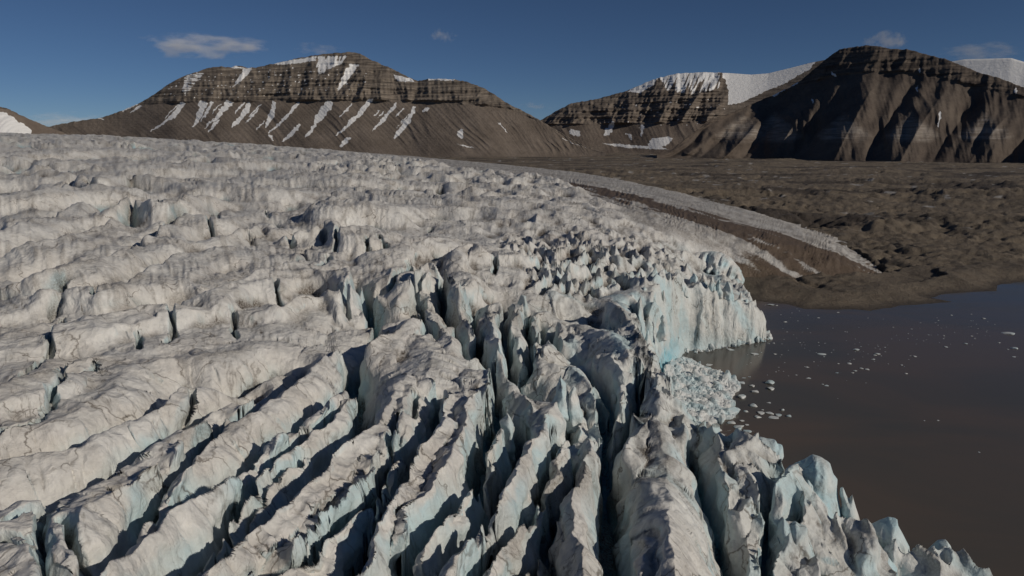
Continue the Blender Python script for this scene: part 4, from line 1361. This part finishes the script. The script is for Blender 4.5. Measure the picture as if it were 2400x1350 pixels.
serac(Acrop([(1260,890),(1340,900),(1420,930),(1450,960),(1480,1040),(1480,1200),(1330,1200),(1300,1000)]), (2030,1240,31), 7, 0.2, seed=13, blue=0.2)
serac(Acrop([(1340,1020),(1420,1012),(1500,1015),(1560,1090),(1600,1150),(1620,1260),(1350,1260)]), (2060,1285,28), 7, 0.2, seed=14, blue=0.45)
# the row of pointed teeth along the top of the ice tip, and fins standing behind the front
def tooth_px(px, py, w, h, lean=0.0, rr=random.Random(3)):
    j = lambda s_: rr.uniform(-s_, s_)
    return [(px - w * 0.5, py + h), (px - w * 0.48 + j(w * .08), py + h * 0.6), (px - w * 0.33 + j(w * .08) + lean * 0.5, py + h * 0.28),
            (px - w * 0.08 + lean, py + h * 0.03), (px + lean, py), (px + w * 0.12 + lean, py + h * 0.06), (px + w * 0.30 + lean * 0.5, py + h * 0.3 + j(h * .05)),
            (px + w * 0.46, py + h * 0.62), (px + w * 0.52, py + h)]
for k, (x, y, w, h, z, t) in enumerate([
        (1600,652,26,45,43,5), (1627,640,24,45,44,5), (1649,640,20,42,43,4), (1668,648,20,44,42,4), (1685,656,19,46,40,4), (1706,660,34,60,38,6), (1737,684,14,40,30,3),
        (1749,700,18,55,26,4), (1565,650,24,36,46,5), (1538,662,26,40,47,5), (1510,672,26,44,48,5), (1480,690,30,50,48,5),
        (1459,894,60,130,46,9), (1316,878,48,110,58,9), (1345,905,40,110,55,8), (1190,957,36,120,58,7), (1553,738,22,60,40,4), (1518,772,24,60,38,4),
        (1430,765,30,60,46,5), (1225,690,44,90,56,6), (1090,712,38,60,58,5), (1530,690,40,110,45,7), (1555,680,30,110,43,6)]):
    serac(tooth_px(x, y, w, h), (x, y, z), t, 0.1 + 0.3 * math.sin(k * 1.7), seed=20 + k, blue=0.28)

serac([(1590,640),(1600,606),(1625,592),(1660,588),(1690,592),(1715,606),(1735,630),(1745,655),(1740,690),(1600,700),(1580,670)], (1680,662,4), 46, -0.1, seed=60, blue=0.2)

# ------------------------------------------------------------------ loose ice
import bmesh
def block_mesh(seed, flat=1.0, n=15):
    r_ = random.Random(seed)
    bm = bmesh.new()
    for _ in range(n):
        v = mathutils.Vector((r_.gauss(0, 1), r_.gauss(0, 1), r_.gauss(0, 1))).normalized() * r_.uniform(0.35, 0.55)
        bm.verts.new((v.x * 1.2, v.y, v.z * flat))
    bmesh.ops.convex_hull(bm, input=bm.verts)
    for v in [v for v in bm.verts if not v.link_faces]:
        bm.verts.remove(v)
    bmesh.ops.bevel(bm, geom=bm.edges[:], offset=0.04, segments=1, affect='EDGES')
    me_ = bpy.data.meshes.new('ice_block')
    bm.to_mesh(me_)
    bm.free()
    me_.materials.append(MAT_LOOSE)
    return me_

def mat_loose():
    m, nt, bs = new_mat('broken_ice')
    g = NT(nt)
    geo = g.n('ShaderNodeNewGeometry')
    pos = geo.outputs['Position']
    oi = g.n('ShaderNodeObjectInfo')
    n1 = g.noise(pos, 0.8, 5, 0.6)
    c = g.mix(g.mr(g.noise(pos, 0.10, 4, 0.6), 0.46, 0.64), (0.62, 0.64, 0.64), (0.44, 0.56, 0.60))
    c = g.mix(g.mr(n1, 0.5, 0.75, 0, 0.6), c, (0.5, 0.48, 0.44))
    g.l(c, bs.inputs['Base Color'])
    bs.inputs['Roughness'].default_value = 0.5
    g.l(g.bump(n1, 0.4, 0.3), bs.inputs['Normal'])
    return m
MAT_LOOSE = mat_loose()
BLK = [block_mesh(100 + k) for k in range(7)]
FLAT = [block_mesh(200 + k, 0.42, 18) for k in range(7)]

# heap of broken ice at the foot of the front
fan_px = [(1585,865),(1612,842),(1640,858),(1672,872),(1700,880),(1722,888),(1738,906),(1716,930),(1722,952),(1700,962),(1726,978),(1690,990),(1650,1003),(1590,1012),(1545,1000),(1530,955),(1558,905)]
fan = [at_z(x, y, 0) for x, y in fan_px]
fx0, fx1 = min(p[0] for p in fan), max(p[0] for p in fan)
fy0, fy1 = min(p[1] for p in fan), max(p[1] for p in fan)
st = 0.55
gx_, gy_ = np.meshgrid(np.arange(fx0 - 3, fx1 + 3, st), np.arange(fy0 - 3, fy1 + 3, st))
jx = gx_ + 1.5 * perlin(gx_ / 4, gy_ / 4, 501)
jy = gy_ + 1.5 * perlin(gx_ / 4, gy_ / 4, 502)
fi = inside_poly(jx, jy, fan)
fdist = seg_dist(jx, jy, fan[1:13])
inner = fan[13:] + fan[:1]
fin = seg_dist(gx_, gy_, inner)
hgt = np.where(fi, np.minimum(fdist * 0.3 + 0.2, 1.6 + 7 * np.exp(-fin / 12)), -2)
def cellnoise(x, y, seed):
    xi, yi = np.floor(x), np.floor(y)
    best = np.full(x.shape, 9.0)
    val = np.zeros(x.shape)
    for ox in (-1, 0, 1):
        for oy in (-1, 0, 1):
            cx, cy = xi + ox, yi + oy
            h1 = np.modf(np.abs(np.sin(cx * 127.1 + cy * 311.7 + seed) * 43758.5))[0]
            h2 = np.modf(np.abs(np.sin(cx * 269.5 + cy * 183.3 + seed) * 43758.5))[0]
            h3 = np.modf(np.abs(np.sin(cx * 57.5 + cy * 93.3 + seed) * 43758.5))[0]
            d = np.hypot(x - cx - h1, y - cy - h2)
            k = d < best
            best = np.where(k, d, best)
            val = np.where(k, h3, val)
    return best, val
b1_, v1_ = cellnoise(gx_ / 3.0, gy_ / 3.0, 1.0)
b2_, v2_ = cellnoise(gx_ / 1.3, gy_ / 1.3, 2.0)
hgt = np.where(fi, hgt + 1.0 + (v1_ * 1.6 - b1_ * 1.2) * np.clip(fdist / 5, 0.3, 1) + v2_ * 0.5 - b2_ * 0.5, hgt)
nn = np.arange(gx_.size).reshape(gx_.shape)
ff = np.stack([nn[:-1, :-1], nn[:-1, 1:], nn[1:, 1:], nn[1:, :-1]], -1)
heap = grid_object('ice_rubble', np.stack([gx_, gy_, hgt], -1).reshape(-1, 3), ff, MAT_LOOSE, smooth=False)
tag(heap, 'fan of crushed bluish ice lying at the foot of the ice cliff', 'ice rubble', kind='stuff')
rb = random.Random(21)
def heap_z(x, y):
    i = int((y - (fy0 - 3)) / st)
    j = int((x - (fx0 - 3)) / st)
    if 0 <= i < hgt.shape[0] and 0 <= j < hgt.shape[1]:
        return float(hgt[i, j])
    return -5
cnt = 0
while cnt < 130:
    x, y = rb.uniform(fx0, fx1), rb.uniform(fy0, fy1)
    z = heap_z(x, y)
    if z < 0.4:
        continue
    s_ = 0.9 + 5.5 * rb.random() ** 3
    o = link(bpy.data.objects.new('ice_block', rb.choice(BLK)))
    o.location = (x, y, z + s_ * 0.02)
    o.rotation_euler = (rb.uniform(0, 6), rb.uniform(0, 6), rb.uniform(0, 6))
    o.scale = (s_, s_ * rb.uniform(0.6, 1.1), s_ * rb.uniform(0.6, 1.0))
    tag(o, 'angular ice block lying in the crushed ice fan below the cliff', 'ice block', 'blocks in the crushed ice fan')
    cnt += 1
bx_, by_ = at_z(1717, 972, 0)
o = link(bpy.data.objects.new('ice_block', BLK[2]))
o.location = (bx_, by_, 1.4); o.scale = (8, 6, 6); o.rotation_euler = (0.3, 0.2, 0.7)
tag(o, 'largest pale ice block, at the lower right corner of the crushed ice fan', 'ice block')
bx_, by_ = at_z(1688, 925, 2)
o = link(bpy.data.objects.new('ice_block', BLK[4]))
o.location = (bx_, by_, 2.4); o.scale = (9, 5, 5); o.rotation_euler = (0.2, 0.5, 2.2)
tag(o, 'large blue slanting ice block near the upper edge of the crushed ice fan', 'ice block')

# rubble along the waterline of the ice tip
tipl = [at_z(x, y, 0) for x, y in ((1614,828),(1660,821),(1700,815),(1740,808),(1775,801),(1800,796),(1795,780))]
for k in range(80):
    t = rb.random() * (len(tipl) - 1.001)
    i = int(t); f = t - i
    x = tipl[i][0] * (1 - f) + tipl[i + 1][0] * f + rb.uniform(-2.5, 2.5)
    y = tipl[i][1] * (1 - f) + tipl[i + 1][1] * f + rb.uniform(-2.0, 3.0)
    s_ = 0.9 + 3.4 * rb.random() ** 2.2
    o = link(bpy.data.objects.new('ice_block', rb.choice(BLK)))
    o.location = (x, y, s_ * 0.1 + rb.uniform(0, 1.2))
    o.rotation_euler = (rb.uniform(0, 6), rb.uniform(0, 6), rb.uniform(0, 6))
    o.scale = (s_ * rb.uniform(1, 1.8), s_ * rb.uniform(.8, 1.2), s_ * rb.uniform(.5, .9))
    tag(o, 'rounded ice lump in the fringe along the waterline of the ice tip', 'ice block', 'lumps at the foot of the ice tip')

# floating ice
def floe(px, py, wpx, label, group=None, tall=1.0, name='ice_floe'):
    x, y = at_z(px, py, 0)
    D = math.hypot(x, y)
    s_ = wpx / FPX * math.sqrt(D * D + H * H)
    o = link(bpy.data.objects.new(name, rb.choice(FLAT)))
    o.location = (x, y, 0.05 * s_ * tall)
    o.rotation_euler = (rb.uniform(-.06, .06), rb.uniform(-.06, .06), rb.uniform(-0.35, 0.35) + (math.pi if rb.random() < .5 else 0))
    o.scale = (s_ * 0.9, s_ * rb.uniform(0.75, 1.1), s_ * 0.8 * tall)
    tag(o, label, 'ice floe', group)
T = lambda x, y: (1600 + x / 3.0, 650 + y / 3.0)
BIGF = [
    (615,745,22,1.5,'chunky white floe, upper of two floating just right of the crushed ice fan'),
    (622,785,18,1.0,'low floe directly below the chunky white one right of the ice fan'),
    (490,765,14,1.0,'small floe between the ice fan edge and the chunky white floe'),
    (508,806,18,1.0,'flat floe below and left of the pair near the ice fan'),
    (418,845,21,1.6,'lumpy rounded floe close to the right edge of the ice fan'),
    (500,905,19,1.3,'wedge shaped floe alone between the lumpy floe and the broken chain'),
    (375,930,19,1.0,'floe touching the lower right corner of the crushed ice fan'),
    (442,943,11,0.8,'small flat floe right of the one touching the ice fan'),
    (552,955,19,0.6,'thin left end piece of the chain of flat floes'),
    (615,957,22,0.6,'second piece of the chain of flat floes'),
    (675,970,16,0.6,'third thin piece of the chain of flat floes'),
    (530,984,16,0.9,'rounded floe just below the left end of the floe chain'),
    (640,986,24,0.6,'long flat floe forming the lower row of the floe chain'),
    (745,978,12,1.4,'blocky floe at the right end of the floe chain'),
    (702,935,8,2.2,'small upright ice lump above the floe chain'),
    (340,1025,21,0.9,'upper left floe of the cluster below the ice fan'),
    (392,1050,29,0.8,'widest floe of the cluster below the ice fan'),
    (415,1010,13,0.7,'small floe at the top of the cluster below the ice fan'),
    (450,1038,11,0.6,'small floe at the right of the cluster below the ice fan'),
    (455,1085,20,0.7,'flat floe below the cluster, toward open water'),
    (235,1072,24,0.8,'pointed floe beside the tall ice fin, upper of two'),
    (262,1115,25,0.8,'pointed floe beside the tall ice fin, lower of two'),
    (980,542,21,0.5,'long thin floe farthest left in the middle of the drifting specks'),
    (1222,510,15,0.8,'bright floe at the top of the drifting band of specks'),
    (2285,395,28,0.4,'very long thin floe far out near the right edge'),
    (505,540,20,0.4,'thin floe lying in the reflection of the ice tip, right one'),
    (340,510,18,0.4,'thin floe lying in the reflection of the ice tip, near its foot'),
    (350,700,20,0.6,'flat floe at the upper rim of the crushed ice fan'),
    (410,745,20,1.0,'lumpy floe stuck to the upper right rim of the crushed ice fan'),
    (330,742,26,1.0,'broad floe jammed against the upper rim of the crushed ice fan'),
    (185,615,18,0.4,'thin floe in the still inlet between ice tip and crushed ice fan'),
    (620,193,17,0.4,'thin strip of ice off the brown shore behind the ice tip'),
]
for x, y, w_, t_, lb in BIGF:
    floe(*T(x, y), w_, lb, 'larger floes near the ice front', t_)
for x, y, w_ in ((885,710,11),(873,632,7),(1296,648,10),(1215,658,9),(1258,641,10),(1370,540,13),(1350,548,8),(1170,607,10),(650,540,8),(640,463,6),(1340,577,9),(1095,607,6),
                 (430,708,10),(305,677,10),(1540,617,6),(2330,560,7),(2330,500,15),(1632,557,8),(1850,490,8),(1990,467,9),(2117,290,8),(660,198,7),(1092,247,6),(955,285,6),
                 (720,314,8),(1010,762,10),(985,752,6),(607,882,9),(560,932,7),(1196,672,7),(1570,677,7),(800,687,5),(1085,672,7),(2225,460,6),(1700,1008,4),(1795,1007,5),(2085,1230,5)):
    floe(*T(x, y), w_, 'small white ice piece in the drifting band', 'small ice pieces drifting off the front', 0.7, 'ice_fragment')
n_ = 0
while n_ < 150:
    t = rb.random()
    x = 1750 + 640 * rb.random() ** 1.5
    yc = 790 + (x - 1740) * 0.02 + 0
    y = yc + 25 * math.exp(-((x - 1980) / 90) ** 2) + rb.gauss(0, 1) * (20 + 22 * (1 - (x - 1740) / 640)) + (18 if x < 1850 else 0) - (25 if x > 2150 else 0)
    if y < 705 or y > 1010 or (x < 1800 and y < 800) or (x < 1750 and y > 860):
        continue
    n_ += 1
    floe(x, y, abs(rb.gauss(0, 1.3)) + 1.6, 'speck of brash ice drifting on the dark water', 'brash ice specks on the water', 0.8, 'ice_fragment')

# ------------------------------------------------------------------ clouds
def mat_cloud(seed, dens, stretch):
    m = bpy.data.materials.new('cloud_vapour')
    m.use_nodes = True
    nt = m.node_tree
    nt.nodes.clear()
    g = NT(nt)
    out = g.n('ShaderNodeOutputMaterial')
    pv = g.n('ShaderNodeVolumePrincipled')
    tc = g.n('ShaderNodeTexCoord')
    ob = tc.outputs['Object']
    nz = g.n('ShaderNodeTexNoise', noise_dimensions='4D')
    g.l(g.mapping(ob, stretch), nz.inputs['Vector'])
    nz.inputs['W'].default_value = seed
    nz.inputs['Scale'].default_value = 1.6
    nz.inputs['Detail'].default_value = 6
    nz.inputs['Roughness'].default_value = 0.6
    ln = g.n('ShaderNodeVectorMath', operation='LENGTH')
    g.l(ob, ln.inputs[0])
    d = g.math('SUBTRACT', 1.0, ln.outputs['Value'])
    d = g.math('ADD', g.math('MULTIPLY', d, 0.9), g.math('MULTIPLY', g.math('SUBTRACT', nz.outputs['Fac'], 0.56), 3.2))
    d = g.mr(d, 0.15, 0.9, 0.0, dens)
    edge = g.mr(ln.outputs['Value'], 0.75, 0.98, 1.0, 0.0)
    g.l(g.math('MULTIPLY', d, edge), pv.inputs['Density'])
    pv.inputs['Color'].default_value = (1.0, 0.99, 0.98, 1)
    pv.inputs['Anisotropy'].default_value = -0.35
    g.l(pv.outputs[0], out.inputs['Volume'])
    return m

def cloud(px, py, wpx, hpx, dist, label, dens=0.004, seed=0.0, tilt=0.0, stretch=(1.6, 1, 1)):
    x, y, z = at_d(px, py, dist)
    bm = bmesh.new()
    bmesh.ops.create_icosphere(bm, subdivisions=3, radius=1.0)
    me_ = bpy.data.meshes.new('cloud')
    bm.to_mesh(me_)
    bm.free()
    me_.materials.append(mat_cloud(seed, dens, stretch))
    o = link(bpy.data.objects.new('cloud', me_))
    o.location = (x, y, z)
    o.scale = (wpx * 0.5 / FPX * dist, 350, hpx * 0.5 / FPX * dist)
    o.rotation_euler = (0, tilt, -math.atan2(x, y))
    tag(o, label, 'cloud')

cloud(480, 108, 290, 62, 10500, 'largest pinkish cloud wisp, left of the long mountain summit', 0.0055, 1.0, -0.03)
cloud(1035, 82, 80, 42, 10500, 'small faint round cloud high above the gap right of the long mountain', 0.0016, 4.0)
cloud(745, 115, 130, 34, 10500, 'thin veil of cloud just above the long mountain shoulder', 0.0012, 7.0)
cloud(2075, 98, 100, 50, 11500, 'pale cloud standing behind the top of the dark right mountain', 0.003, 9.0)
cloud(2295, 122, 190, 42, 11500, 'flat cloud bank above the distant snow dome', 0.003, 12.0)
cloud(160, 283, 220, 42, 11500, 'mauve cloud bank low on the horizon behind the far left hill', 0.0022, 15.0)
cloud(1255, 250, 90, 24, 11500, 'tiny faint cloud low over the gap between the mountains', 0.0010, 18.0)
